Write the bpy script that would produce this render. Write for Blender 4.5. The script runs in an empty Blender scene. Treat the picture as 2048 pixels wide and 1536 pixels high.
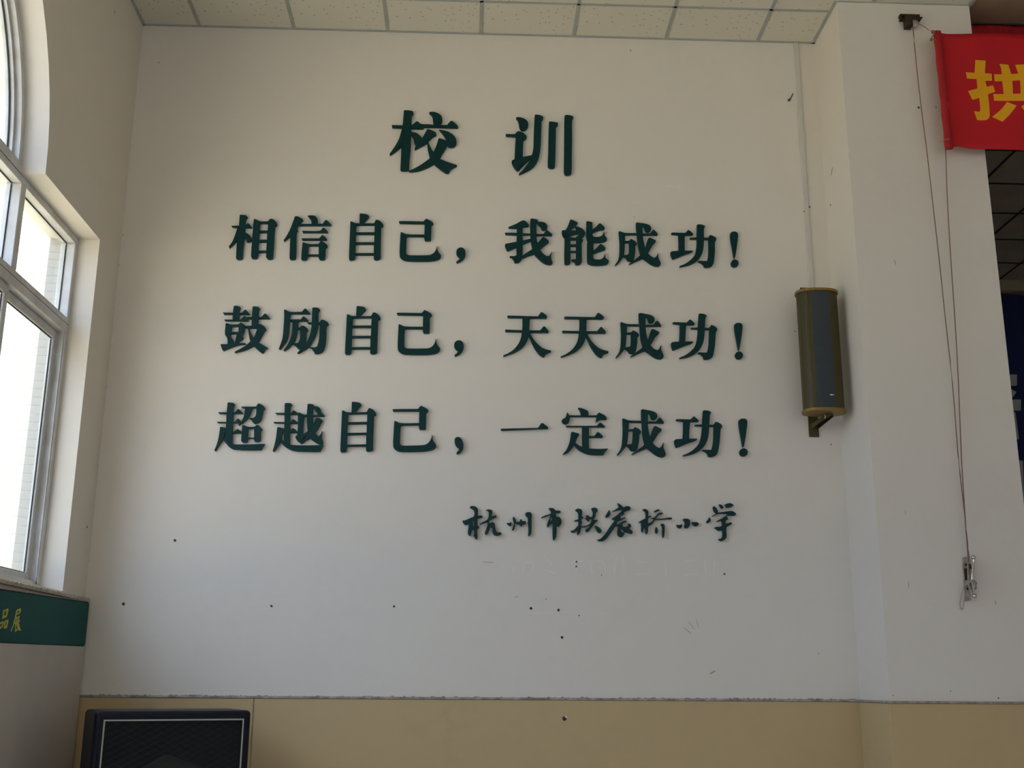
import bpy, bmesh, math, random
from mathutils import Vector, Matrix
from mathutils.geometry import delaunay_2d_cdt
random.seed(7)
D = bpy.data; SC = bpy.context.scene; COL = SC.collection

# ---------------------------------------------------------------- camera, sky, sun, portals, exposure
F_PX, PITCH, YAW, ROLL = 2262.08, math.radians(14.7853), math.radians(2.1497), math.radians(0.3711)
CAM = Vector((2.1329, -6.4977, 1.2841))
_f = Vector((math.sin(YAW) * math.cos(PITCH), math.cos(YAW) * math.cos(PITCH), math.sin(PITCH)))
_r = Vector((math.cos(YAW), -math.sin(YAW), 0)); _u = _r.cross(_f)
CR = _r * math.cos(ROLL) + _u * math.sin(ROLL); CU = _u * math.cos(ROLL) - _r * math.sin(ROLL); CF = _f
cd = D.cameras.new('camera'); cam = D.objects.new('camera', cd); COL.objects.link(cam)
cam.matrix_world = Matrix(((CR.x, CU.x, -CF.x, CAM.x), (CR.y, CU.y, -CF.y, CAM.y), (CR.z, CU.z, -CF.z, CAM.z), (0, 0, 0, 1)))
cd.sensor_width = 36; cd.lens = F_PX / 2048 * 36; cd.clip_start = 0.05; cd.clip_end = 200
SC.camera = cam
SC.view_settings.view_transform = 'Standard'; SC.view_settings.look = 'None'
SC.view_settings.gamma = 1; SC.view_settings.use_curve_mapping = False
SC.view_settings.exposure = 0.12
SC.cycles.use_denoising = True
SC.cycles.max_bounces = 10; SC.cycles.diffuse_bounces = 6; SC.cycles.transparent_max_bounces = 16
SC.cycles.caustics_reflective = False; SC.cycles.caustics_refractive = False; SC.cycles.sample_clamp_indirect = 8

w = D.worlds.new('sky'); SC.world = w; w.use_nodes = True
bg = w.node_tree.nodes['Background']; bg.inputs[0].default_value = (0.61, 0.74, 1.05, 1); 
_t = w.node_tree.nodes.new('ShaderNodeTexCoord'); _s = w.node_tree.nodes.new('ShaderNodeSeparateXYZ'); _m = w.node_tree.nodes.new('ShaderNodeMapRange')   # hazy sky, brighter towards the zenith
_m.inputs[1].default_value = 0.0; _m.inputs[2].default_value = 1.0; _m.inputs[3].default_value = 2.3; _m.inputs[4].default_value = 6.9
w.node_tree.links.new(_t.outputs['Generated'], _s.inputs[0]); w.node_tree.links.new(_s.outputs['Z'], _m.inputs[0]); w.node_tree.links.new(_m.outputs[0], bg.inputs[1])

sl = D.lights.new('sun', 'SUN'); sun = D.objects.new('sun', sl); COL.objects.link(sun)
sl.energy = 14.0; sl.angle = math.radians(2.0); sl.color = (1.0, 0.89, 0.68)
sd = Vector((-0.012, 0.64, -0.77)).normalized()          # light travels along the facade, away from the camera side
sun.rotation_euler = sd.to_track_quat('-Z', 'Y').to_euler()
H = 5.337                                                  # ceiling height
WIN_Y = (-2.484, -7.6, -12.7); WIN_YR = (-12.0,)                              # centres of the tall arched windows; unseen right one added to light the pilaster
RX = 13.0                                                  # far right wall of the hall
def portal(x, y, sgn, back=False):
    l = D.lights.new('window_portal', 'AREA'); l.shape = 'RECTANGLE'; l.size = 4.6; l.size_y = 3.6
    l.cycles.is_portal = True
    o = D.objects.new('window_portal', l); COL.objects.link(o); o.location = (x, y, 3.3)
    o.rotation_euler = Vector((0, 1, 0) if back else (sgn, 0, 0)).to_track_quat('-Z', 'Z').to_euler()
    if back: l.size = 3.4; l.size_y = 3.5; o.location.z = 1.6
for _y in WIN_Y: portal(-0.30, _y, 1)
for _y in WIN_YR: portal(RX + 0.30, _y, -1)
for _x in (2.6, 7.0): portal(_x, -17.3, 1, True)  # portals for the unseen openings added in the rear wall

def at(u, v, ax, val):                                     # where the sight line through (u, v) meets a plane of the room
    d = CF + CR * ((u - 1024) / F_PX) + CU * ((768 - v) / F_PX)
    return CAM + d * ((val - CAM[ax]) / d[ax])

# ---------------------------------------------------------------- materials
def mat(name, col, rough=0.8, metal=0.0, noise=0.0, nscale=3.0, bump=0.0, bscale=60.0, col2=None, spec=0.5, coat=0.0):
    m = D.materials.new(name); m.use_nodes = True; nt = m.node_tree; b = nt.nodes['Principled BSDF']
    b.inputs['Base Color'].default_value = (*col, 1); b.inputs['Roughness'].default_value = rough
    b.inputs['Metallic'].default_value = metal; b.inputs['Specular IOR Level'].default_value = spec
    b.inputs['Coat Weight'].default_value = coat
    tc = nt.nodes.new('ShaderNodeTexCoord')
    if noise or col2:
        n = nt.nodes.new('ShaderNodeTexNoise'); n.inputs['Scale'].default_value = nscale; n.inputs['Detail'].default_value = 6
        nt.links.new(tc.outputs['Object'], n.inputs['Vector'])
        mx = nt.nodes.new('ShaderNodeMix'); mx.data_type = 'RGBA'
        c2 = col2 or tuple(c * (1 - noise) for c in col)
        mx.inputs[6].default_value = (*col, 1); mx.inputs[7].default_value = (*c2, 1)
        r = nt.nodes.new('ShaderNodeMapRange'); r.inputs[1].default_value = 0.35; r.inputs[2].default_value = 0.75
        nt.links.new(n.outputs['Fac'], r.inputs[0]); nt.links.new(r.outputs[0], mx.inputs[0])
        nt.links.new(mx.outputs[2], b.inputs['Base Color'])
    if bump:
        n2 = nt.nodes.new('ShaderNodeTexNoise'); n2.inputs['Scale'].default_value = bscale; n2.inputs['Detail'].default_value = 4
        nt.links.new(tc.outputs['Object'], n2.inputs['Vector'])
        bp = nt.nodes.new('ShaderNodeBump'); bp.inputs['Strength'].default_value = bump; bp.inputs['Distance'].default_value = 0.01
        nt.links.new(n2.outputs['Fac'], bp.inputs['Height']); nt.links.new(bp.outputs[0], b.inputs['Normal'])
    return m
def wall_paint(name, base, dirt, amount=0.5):
    m = mat(name, base, 0.75, bump=0.12, bscale=18, spec=0.3); nt = m.node_tree; b = nt.nodes['Principled BSDF']
    tc = nt.nodes.new('ShaderNodeTexCoord')
    n = nt.nodes.new('ShaderNodeTexNoise'); n.inputs['Scale'].default_value = 1.6; n.inputs['Detail'].default_value = 8; n.inputs['Roughness'].default_value = 0.65
    n2 = nt.nodes.new('ShaderNodeTexNoise'); n2.inputs['Scale'].default_value = 13; n2.inputs['Detail'].default_value = 5
    mu = nt.nodes.new('ShaderNodeMath'); mu.operation = 'MULTIPLY'
    r1 = nt.nodes.new('ShaderNodeMapRange'); r1.inputs[1].default_value = 0.45; r1.inputs[2].default_value = 0.8
    r2 = nt.nodes.new('ShaderNodeMapRange'); r2.inputs[1].default_value = 0.4; r2.inputs[2].default_value = 0.75; r2.inputs[4].default_value = amount
    nt.links.new(tc.outputs['Object'], n.inputs['Vector']); nt.links.new(tc.outputs['Object'], n2.inputs['Vector'])
    nt.links.new(n.outputs['Fac'], r1.inputs[0]); nt.links.new(n2.outputs['Fac'], r2.inputs[0])
    nt.links.new(r1.outputs[0], mu.inputs[0]); nt.links.new(r2.outputs[0], mu.inputs[1])
    mx = nt.nodes.new('ShaderNodeMix'); mx.data_type = 'RGBA'; mx.inputs[6].default_value = (*base, 1); mx.inputs[7].default_value = (*dirt, 1)
    nt.links.new(mu.outputs[0], mx.inputs[0]); nt.links.new(mx.outputs[2], b.inputs['Base Color'])
    return m
def brick_mat(name, c1, mortar, w, h, rot=None):
    m = mat(name, c1, 0.35); nt = m.node_tree; b = nt.nodes['Principled BSDF']
    tc = nt.nodes.new('ShaderNodeTexCoord'); mp = nt.nodes.new('ShaderNodeMapping')
    if rot: mp.inputs['Rotation'].default_value = rot
    br = nt.nodes.new('ShaderNodeTexBrick'); br.offset = 0; br.inputs['Scale'].default_value = 1
    br.inputs['Color1'].default_value = (*c1, 1); br.inputs['Color2'].default_value = (c1[0] * .95, c1[1] * .95, c1[2] * .93, 1)
    br.inputs['Mortar'].default_value = (*mortar, 1); br.inputs['Mortar Size'].default_value = 0.003
    br.inputs['Brick Width'].default_value = w; br.inputs['Row Height'].default_value = h
    nt.links.new(tc.outputs['Object'], mp.inputs[0]); nt.links.new(mp.outputs[0], br.inputs['Vector']); nt.links.new(br.outputs['Color'], b.inputs['Base Color'])
    return m
M = {}
M['wall'] = wall_paint('white_wall_paint', (0.73, 0.672, 0.578), (0.62, 0.57, 0.47), 0.45)
M['plaster'] = wall_paint('reveal_plaster', (0.74, 0.72, 0.68), (0.6, 0.56, 0.48), 0.5)
M['dado'] = wall_paint('beige_dado_paint', (0.53, 0.395, 0.205), (0.42, 0.29, 0.15), 0.7)
M['sill'] = mat('chipped_pale_sill', (0.50, 0.46, 0.40), 0.9, col2=(0.30, 0.24, 0.19), nscale=30)
M['ledge'] = mat('dusty_grey_ledge', (0.22, 0.19, 0.16), 0.9, col2=(0.5, 0.45, 0.38), nscale=25)
M['letter'] = mat('dark_green_acrylic', (0.0008, 0.032, 0.031), 0.42, noise=0.2, nscale=2, spec=0.2)
M['tile'] = mat('mineral_ceiling_tile', (0.70, 0.64, 0.54), 0.95, bump=0.05)
_nt = M['tile'].node_tree; _v = _nt.nodes.new('ShaderNodeTexVoronoi'); _v.inputs['Scale'].default_value = 26; _tc = _nt.nodes.new('ShaderNodeTexCoord')
_nt.links.new(_tc.outputs['Object'], _v.inputs['Vector']); _rg = _nt.nodes.new('ShaderNodeMapRange'); _rg.inputs[1].default_value = 0.13; _rg.inputs[2].default_value = 0.2
_nt.links.new(_v.outputs['Distance'], _rg.inputs[0]); _mx = _nt.nodes.new('ShaderNodeMix'); _mx.data_type = 'RGBA'
_mx.inputs[6].default_value = (0.46, 0.43, 0.35, 1); _mx.inputs[7].default_value = (0.70, 0.66, 0.54, 1)
_nt.links.new(_rg.outputs[0], _mx.inputs[0]); _nt.links.new(_mx.outputs[2], _nt.nodes['Principled BSDF'].inputs['Base Color'])
M['tbar'] = mat('grey_ceiling_grid', (0.40, 0.42, 0.38), 0.5, col2=(0.34, 0.36, 0.33), nscale=8)
M['stagetile'] = mat('stage_ceiling_tile', (0.62, 0.56, 0.42), 0.95, noise=0.25, nscale=2)
M['darkgap'] = mat('dark_gap', (0.05, 0.045, 0.04), 0.95)
M['alu'] = mat('white_aluminium', (0.62, 0.62, 0.60), 0.45, col2=(0.50, 0.47, 0.42), nscale=9)
M['gasket'] = mat('black_gasket', (0.006, 0.02, 0.02), 0.6)
M['outertile'] = mat('cream_wall_tile', (0.66, 0.64, 0.56), 0.3, noise=0.1, nscale=6)
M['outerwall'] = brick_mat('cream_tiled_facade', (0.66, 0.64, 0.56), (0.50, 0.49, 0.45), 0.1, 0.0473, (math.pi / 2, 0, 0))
M['jambtile'] = mat('shade_grey_jamb_tile', (0.42, 0.40, 0.34), 0.35, noise=0.15, nscale=7)  # cream tile darkened to grey, the shade of the recess put into its colour
M['mortar'] = mat('tile_mortar', (0.30, 0.30, 0.28), 0.9)
M['ground'] = mat('pale_concrete_ground', (0.55, 0.49, 0.38), 0.9, noise=0.2, nscale=1)
M['floor'] = mat('pale_terrazzo_floor', (0.61, 0.585, 0.54), 0.35, noise=0.2, nscale=30)
M['mid_brown'] = mat('mid_brown_surface', (0.36, 0.24, 0.15), 0.8, noise=0.25, nscale=5)
M['board_green'] = mat('green_board_header', (0.0006, 0.072, 0.066), 0.6, spec=0.2, noise=0.15, nscale=4)
M['board_grey'] = mat('grey_board_panel', (0.52, 0.47, 0.41), 0.6, noise=0.12, nscale=3)
M['yellow'] = mat('yellow_vinyl', (0.52, 0.47, 0.05), 0.6)
M['red'] = mat('red_banner_cloth', (0.56, 0.004, 0.010), 0.75, noise=0.15, nscale=3)
M['redhem'] = mat('red_banner_hem', (0.42, 0.008, 0.012), 0.75, noise=0.2, nscale=5)
M['darkred'] = mat('dark_red_curtain', (0.42, 0.004, 0.008), 0.85, noise=0.3, nscale=6)
M['gold'] = mat('golden_yellow_letters', (0.84, 0.40, 0.002), 0.7)
M['olive'] = mat('olive_bronze_metal', (0.052, 0.040, 0.003), 0.5, metal=0.1, noise=0.15, nscale=30)
M['slate'] = mat('dark_slate_grille', (0.026, 0.036, 0.040), 0.5, bump=0.5, bscale=400)
M['brass'] = mat('brass_cap', (0.24, 0.145, 0.03), 0.45, metal=0.35)
M['silver'] = mat('silver_badge', (0.75, 0.72, 0.75), 0.12, metal=1.0)
M['cab'] = mat('black_leatherette', (0.004, 0.006, 0.013), 0.45, bump=0.15, bscale=90, spec=0.25)
M['rim'] = mat('matt_black_rim', (0.006, 0.006, 0.010), 0.6, spec=0.25)
M['cabin'] = mat('black_speaker_inside', (0.002, 0.002, 0.002), 0.8)
M['mesh'] = mat('black_wire_mesh', (0.005, 0.006, 0.006), 0.5)
M['horn'] = mat('grey_horn', (0.016, 0.014, 0.011), 0.7)
M['trim'] = mat('pale_trim_line', (0.42, 0.42, 0.36), 0.5)
M['rust'] = mat('rusty_iron', (0.018, 0.014, 0.006), 0.8, col2=(0.05, 0.024, 0.008), nscale=40)
M['rope'] = mat('hemp_rope', (0.26, 0.15, 0.09), 0.9, noise=0.3, nscale=60)
M['palerope'] = mat('pale_nylon_rope', (0.42, 0.38, 0.26), 0.8, noise=0.3, nscale=80)
M['plate'] = mat('weathered_painted_plate', (0.46, 0.40, 0.31), 0.7, col2=(0.2, 0.12, 0.07), nscale=28)
M['steel'] = mat('polished_steel', (0.62, 0.62, 0.62), 0.14, metal=1.0)
M['blue'] = mat('dark_blue_backdrop', (0.008, 0.016, 0.085), 0.85, noise=0.15, nscale=3)
M['beige'] = mat('stage_wall_beige', (0.42, 0.38, 0.28), 0.85, noise=0.15, nscale=2)
M['grey_letter'] = mat('pale_foam_letter', (0.42, 0.42, 0.40), 0.8)
M['residue'] = mat('glue_residue', (0.765, 0.715, 0.635), 0.85)
M['brown_residue'] = mat('brown_glue_residue', (0.45, 0.36, 0.22), 0.9)
M['trunk'] = mat('white_cable_trunking', (0.60, 0.57, 0.50), 0.5, noise=0.06, nscale=6)
M['leaf'] = mat('bamboo_leaf', (0.02, 0.07, 0.035), 0.6, noise=0.4, nscale=9)
M['stem'] = mat('bamboo_stem', (0.12, 0.13, 0.05), 0.6)
def glass():
    m = D.materials.new('thin_window_glass'); m.use_nodes = True; nt = m.node_tree; nt.nodes.clear()
    o = nt.nodes.new('ShaderNodeOutputMaterial'); mx = nt.nodes.new('ShaderNodeMixShader'); t = nt.nodes.new('ShaderNodeBsdfTransparent'); g = nt.nodes.new('ShaderNodeBsdfGlossy')
    t.inputs[0].default_value = (0.96, 0.985, 0.98, 1); g.inputs['Roughness'].default_value = 0.02; fr = nt.nodes.new('ShaderNodeFresnel'); ge = nt.nodes.new('ShaderNodeNewGeometry'); mr = nt.nodes.new('ShaderNodeMapRange'); mr.inputs[3].default_value = 1.35; mr.inputs[4].default_value = 1 / 1.35
    nt.links.new(ge.outputs['Backfacing'], mr.inputs[0]); nt.links.new(mr.outputs[0], fr.inputs[0])
    nt.links.new(fr.outputs[0], mx.inputs[0]); nt.links.new(t.outputs[0], mx.inputs[1]); nt.links.new(g.outputs[0], mx.inputs[2]); nt.links.new(mx.outputs[0], o.inputs[0])
    return m
M['glass'] = glass()

# ---------------------------------------------------------------- building helpers
def thing(name, label=None, cat=None, loc=(0, 0, 0), group=None, kind=None, rotz=0):
    o = D.objects.new(name, None); COL.objects.link(o); o.location = loc; o.rotation_euler = (0, 0, rotz)
    tag(o, label, cat, group, kind); return o
def tag(o, label=None, cat=None, group=None, kind=None):
    if label: o['label'] = label
    if cat: o['category'] = cat
    if group: o['group'] = group
    if kind: o['kind'] = kind
    return o
def obj(name, bm, m, parent=None, smooth=False, label=None, kind=None, recenter=False):
    bmesh.ops.recalc_face_normals(bm, faces=bm.faces)
    loc = Vector((0, 0, 0))
    if recenter:
        xs = [v.co for v in bm.verts]; loc = Vector([(min(c[i] for c in xs) + max(c[i] for c in xs)) / 2 for i in range(3)])
        bmesh.ops.translate(bm, verts=bm.verts, vec=-loc)
    me = D.meshes.new(name); bm.to_mesh(me); bm.free()
    me.materials.append(M[m] if isinstance(m, str) else m)
    if smooth:
        for p in me.polygons: p.use_smooth = True
    o = D.objects.new(name, me); COL.objects.link(o); o.location = loc
    if parent: o.parent = parent
    if label: o['label'] = label
    if kind: o['kind'] = kind
    return o
def B(): return bmesh.new()
def box(bm, x0, x1, y0, y1, z0, z1, bev=0.0, seg=2):
    r = bmesh.ops.create_cube(bm, size=1); vs = r['verts']
    for v in vs: v.co = Vector((x0 + (v.co.x + .5) * (x1 - x0), y0 + (v.co.y + .5) * (y1 - y0), z0 + (v.co.z + .5) * (z1 - z0)))
    if bev: bmesh.ops.bevel(bm, geom=list({e for v in vs for e in v.link_edges}), offset=bev, segments=seg, affect='EDGES', profile=0.6)
    return bm
def tube(bm, pts, r, n=8, taper=None):
    pts = [Vector(p) for p in pts]; rings = []
    up = Vector((0, 0, 1))
    for i, p in enumerate(pts):
        t = (pts[min(i + 1, len(pts) - 1)] - pts[max(i - 1, 0)]).normalized()
        a = t.cross(up); a = t.cross(Vector((1, 0, 0))) if a.length < 1e-3 else a
        a.normalize(); b = t.cross(a)
        rr = r if taper is None else r * taper[i]
        rings.append([bm.verts.new(p + (a * math.cos(2 * math.pi * k / n) + b * math.sin(2 * math.pi * k / n)) * rr) for k in range(n)])
    for i in range(len(rings) - 1):
        for k in range(n): bm.faces.new((rings[i][k], rings[i][(k + 1) % n], rings[i + 1][(k + 1) % n], rings[i + 1][k]))
    bm.faces.new(rings[0]); bm.faces.new(rings[-1][::-1]); return bm
def ball(bm, c, r, n=10, sx=1, sy=1, sz=1):
    q = bmesh.ops.create_uvsphere(bm, u_segments=n, v_segments=max(4, n // 2 + 1), radius=r)
    for v in q['verts']: v.co = Vector((v.co.x * sx, v.co.y * sy, v.co.z * sz)) + Vector(c)
    return bm
def spline(pts, k=4):
    out = []; P = [Vector(p) for p in pts]
    for i in range(len(P) - 1):
        a, b, c, d = P[max(i - 1, 0)], P[i], P[i + 1], P[min(i + 2, len(P) - 1)]
        for j in range(k):
            t = j / k; out.append(0.5 * ((2 * b) + (c - a) * t + (2 * a - 5 * b + 4 * c - d) * t * t + (3 * b - a - 3 * c + d) * t ** 3))
    out.append(P[-1]); return out
def smooth_poly(P, lim=46):
    n = len(P); P = [Vector(p) for p in P]; out = []
    T = []
    for i in range(n):
        a = P[i] - P[i - 1]; b = P[(i + 1) % n] - P[i]; la, lb = a.length, b.length
        if la < 1e-9 or lb < 1e-9: T.append(None); continue
        ang = math.degrees(a.angle(b)); t = (a / la) * la + (b / lb) * lb
        T.append(t.normalized() if ang < lim and t.length > 1e-9 else None)
    for i in range(n):
        j = (i + 1) % n; p, q = P[i], P[j]; L = (q - p).length
        if L < 1e-9: continue
        d = (q - p) / L; m0 = (T[i] or d) * L; m1 = (T[j] or d) * L
        out.append(p)
        if T[i] is None and T[j] is None: continue
        for s in (0.25, 0.5, 0.75):
            out.append((2*s**3 - 3*s*s + 1) * p + (s**3 - 2*s*s + s) * m0 + (-2*s**3 + 3*s*s) * q + (s**3 - s*s) * m1)
    return out
def ccw(P):
    a = sum(P[i - 1][0] * P[i][1] - P[i][0] * P[i - 1][1] for i in range(len(P))); return P if a > 0 else P[::-1]
def plate(bm, pos, neg, to3, thick, extra=(), smooth=True):
    """flat shape with holes; to3(x, y) -> front point; thick = vector from front to back"""
    polys = [ccw([Vector((p[0], p[1])) for p in (smooth_poly(q) if smooth else q)]) for q in list(pos) + list(neg)]
    co = []; faces = []
    for q in polys:
        faces.append(list(range(len(co), len(co) + len(q)))); co += q
    co += [Vector(e) for e in extra]
    vs, es, fs, ov, oe, of = delaunay_2d_cdt(co, [], faces, 1, 1e-6)
    npos = len(pos); keep = [f for f, o in zip(fs, of) if any(k < npos for k in o) and not any(k >= npos for k in o)]
    th = Vector(thick); fr = {}; bk = {}; cnt = {}
    for f in keep:
        for i in f:
            if i not in fr: fr[i] = bm.verts.new(to3(vs[i][0], vs[i][1])); bk[i] = bm.verts.new(fr[i].co + th)
        bm.faces.new([fr[i] for i in f])
        try: bm.faces.new([bk[i] for i in f][::-1])
        except ValueError: pass
        for k in range(len(f)):
            e = (f[k], f[(k + 1) % len(f)]); cnt[e] = 1
    for (a, b) in list(cnt):
        if (b, a) not in cnt:
            try: bm.faces.new((fr[b], fr[a], bk[a], bk[b]))
            except ValueError: pass
    return bm
# ---------------------------------------------------------------- raised characters: outlines (drawing units) with their own origin and scale
def PL(s):
    n = [float(t) for t in s.replace(',', ' ').split()]
    return [(n[i], n[i + 1]) for i in range(0, len(n), 2)]

GLY = {}
def gly(key, ox, oy, s, pos, neg=()):
    f = lambda q: [(ox + x / s, oy + y / s) for x, y in PL(q)]
    GLY[key] = ([f(q) for q in pos], [f(q) for q in neg])

gly('xiao', 760, 200, 9.14, [
 '437,188 500,186 585,198 608,215 610,255 582,290 578,440 572,600 560,900 540,1100 530,1275 515,1290 400,1290 372,1275 380,1100 390,860 400,600 415,460 428,300',
 '215,458 420,462 580,455 620,425 665,388 690,390 755,435 900,442 985,452 1225,455 1295,378 1320,382 1365,415 1425,480 1425,505 1300,505 1060,495 805,492 795,520 700,522 570,515 400,512 390,508 225,500',
 '405,500 385,580 350,700 300,800 250,880 175,985 185,1005 260,955 330,900 385,850 420,820 450,600',
 '565,580 650,595 700,620 770,700 790,820 700,840 655,830 625,780 605,690 575,640 560,620',
 '860,535 885,532 950,555 1005,580 1028,610 1025,645 975,665 920,715 880,755 850,790 750,845 640,905 632,880 665,825 720,770 775,690 820,610',
 '900,218 980,215 1060,240 1115,280 1140,340 1135,395 1100,445 1080,460 985,455 970,400 960,310 935,265 900,240',
 '1078,540 1150,550 1240,575 1320,620 1375,680 1397,740 1393,800 1360,850 1300,862 1250,845 1225,800 1215,740 1190,680 1130,600',
 '1070,700 1095,698 1160,720 1220,745 1260,800 1230,830 1200,880 1150,960 1095,1050 1040,1110 985,1165 900,1215 780,1265 680,1295 530,1308 528,1290 600,1262 700,1210 800,1145 920,1050 975,950 1010,880 1045,790',
 '860,780 885,755 905,820 940,890 980,950 1020,1000 1095,1070 1180,1110 1290,1150 1405,1188 1400,1205 1340,1230 1290,1270 1255,1330 1220,1335 1140,1290 1060,1230 985,1165 915,1050 890,970 870,880'])
gly('xun', 990, 200, 9.14, [
 '388,315 440,312 510,328 560,355 600,400 608,460 595,505 560,540 510,552 470,535 445,480 435,410 415,360 390,335',
 '195,620 360,625 385,600 415,568 450,570 510,595 560,635 580,665 575,695 545,720 522,740 515,850 508,1040 600,1020 660,1010 680,1012 690,1040 650,1065 590,1120 530,1180 470,1240 430,1285 400,1285 350,1230 310,1150 305,1110 358,1078 365,900 378,680 370,668 200,655',
 '728,275 745,265 800,270 865,290 883,315 878,350 855,375 850,500 842,700 835,850 820,970 795,1070 755,1150 700,1220 600,1290 440,1360 438,1340 500,1285 570,1200 630,1110 665,1020 690,950 705,850 712,600 720,400',
 '990,395 1010,392 1110,402 1148,415 1152,445 1145,465 1115,485 1112,700 1105,1000 1095,1220 1070,1242 1030,1248 990,1235 968,1210 975,950 980,700 985,500',
 '1275,285 1300,272 1370,278 1430,300 1432,325 1410,355 1410,700 1405,1000 1400,1335 1370,1365 1310,1372 1275,1355 1262,1310 1265,1000 1268,600 1270,400'])
gly('xiang', 440, 410, 8, [
 '315,160 330,155 415,162 438,190 430,210 412,220 405,300 395,450 385,550 370,700 358,850 335,868 280,870 255,850 265,650 275,570 295,400 305,300',
 '180,332 300,330 400,330 445,288 465,300 508,352 500,362 400,358 200,352',
 '280,360 300,360 310,500 265,575 150,685 138,665 200,580 250,450',
 '395,435 440,455 480,490 510,540 505,570 470,588 430,585 410,550 385,500 385,470',
 '540,225 560,222 640,258 765,260 800,220 840,222 880,250 912,300 905,325 880,335 870,450 860,650 845,850 820,862 770,862 735,830 740,755 612,757 600,830 590,852 560,860 510,850 497,820 510,600 525,400'],
 ['640,300 650,292 768,295 762,408 632,408', '630,438 755,438 750,553 622,553', '617,592 748,592 740,728 610,728'])
gly('xin', 440, 410, 8, [
 '1200,178 1240,180 1310,215 1330,240 1280,290 1260,320 1225,375 1245,405 1225,435 1220,650 1210,850 1190,868 1135,870 1112,850 1118,650 1125,500 1100,515 1025,580 1015,565 1060,500 1120,390 1170,260',
 '1265,302 1465,300 1455,240 1400,168 1480,165 1530,180 1562,230 1562,298 1640,300 1690,235 1720,250 1780,310 1778,328 1500,328 1255,328',
 '1312,410 1595,410 1650,360 1675,370 1722,420 1722,440 1325,440',
 '1302,532 1585,532 1635,478 1660,490 1712,545 1708,558 1315,558',
 '1320,600 1335,597 1420,622 1575,622 1605,578 1640,580 1715,640 1718,665 1690,690 1685,800 1675,865 1650,875 1600,873 1578,845 1575,815 1405,815 1395,865 1370,880 1320,880 1298,865 1305,750'],
 ['1418,650 1580,652 1578,790 1405,790'])
gly('zi', 680, 410, 8, [
 '315,140 330,135 430,150 462,175 458,195 420,235 375,290 375,300 310,300',
 '165,262 185,262 250,288 545,290 575,235 610,238 660,270 692,320 688,340 660,350 655,500 650,700 648,850 620,868 570,875 540,860 540,798 245,798 240,860 215,875 160,880 145,862 148,700 158,450'],
 ['262,320 555,318 552,435 255,435', '253,467 550,467 547,595 248,593', '250,625 542,625 540,768 245,768'])
gly('ji', 680, 410, 8, [
 '940,262 960,257 1335,262 1375,218 1400,225 1480,270 1495,300 1465,325 1460,430 1455,560 1440,570 1365,570 1350,545 1350,500 1355,298 955,290',
 '970,435 990,435 1065,465 1355,472 1352,505 1075,503 1065,530 1058,700 1060,770 1080,795 1130,803 1390,803 1450,795 1500,765 1535,715 1555,650 1562,720 1590,770 1615,800 1610,835 1580,865 1520,885 1400,897 1150,895 1040,885 985,855 955,810 960,600'])
gly('comma', 680, 410, 8, ['1865,730 1880,700 1920,680 1960,682 1995,710 2008,760 2003,810 1975,860 1920,905 1875,925 1860,915 1865,900 1895,880 1920,845 1885,820 1862,780'])
gly('wo', 990, 420, 8, [
 '215,270 330,225 420,175 455,165 500,185 545,240 535,260 445,270 340,290 220,285',
 '350,280 448,268 442,400 445,500 440,750 430,780 400,820 360,840 315,840 300,800 270,765 235,750 240,735 320,735 345,720 342,590 350,400',
 '160,362 350,365 445,370 560,375 665,382 775,380 825,322 855,335 915,385 912,408 800,408 665,405 560,400 445,398 350,398 170,388',
 '160,550 165,540 350,505 445,485 570,458 580,490 440,550 340,595 205,655 190,640 165,590',
 '570,140 600,135 685,155 690,190 668,215 665,400 670,470 685,530 720,630 770,695 830,740 870,730 895,690 912,655 900,740 905,790 922,840 905,868 860,872 790,850 720,800 630,705 600,630 580,530 567,400 565,200',
 '680,185 760,190 810,210 838,250 835,290 815,315 770,322 745,305 730,265 680,220',
 '765,430 800,440 860,490 860,520 820,545 760,595 715,640 660,690 620,705 540,730 440,770 435,750 445,725 540,660 600,620 680,530 730,470'])
gly('neng', 990, 420, 8, [
 '1205,152 1240,158 1325,200 1320,215 1280,260 1230,300 1195,325 1300,325 1320,325 1290,285 1280,262 1330,268 1400,300 1440,350 1442,385 1420,420 1390,440 1360,435 1340,405 1335,380 1270,390 1175,425 1170,435 1110,440 1085,410 1068,345 1075,325 1130,320 1165,260 1195,180',
 '1115,435 1180,430 1285,442 1320,410 1345,420 1380,450 1410,470 1405,495 1390,520 1390,700 1388,830 1370,860 1335,875 1290,870 1275,835 1225,800 1230,790 1295,785 1298,675 1210,675 1208,840 1190,865 1140,872 1112,860 1110,700 1115,550',
 '1465,180 1490,178 1560,195 1562,310 1620,265 1665,215 1690,215 1755,275 1755,300 1735,310 1680,318 1560,365 1562,410 1590,428 1660,428 1710,405 1740,360 1750,330 1755,400 1790,450 1792,470 1775,495 1700,515 1580,515 1500,500 1470,470 1462,350',
 '1475,520 1480,505 1585,520 1582,545 1575,560 1578,650 1630,600 1680,545 1705,545 1770,605 1765,630 1660,665 1575,695 1572,760 1590,785 1640,792 1700,785 1735,755 1765,685 1765,760 1820,805 1820,830 1790,865 1700,882 1560,880 1490,855 1475,820'],
 ['1210,475 1300,475 1298,547 1208,547', '1208,577 1298,577 1296,652 1208,652'])
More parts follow.
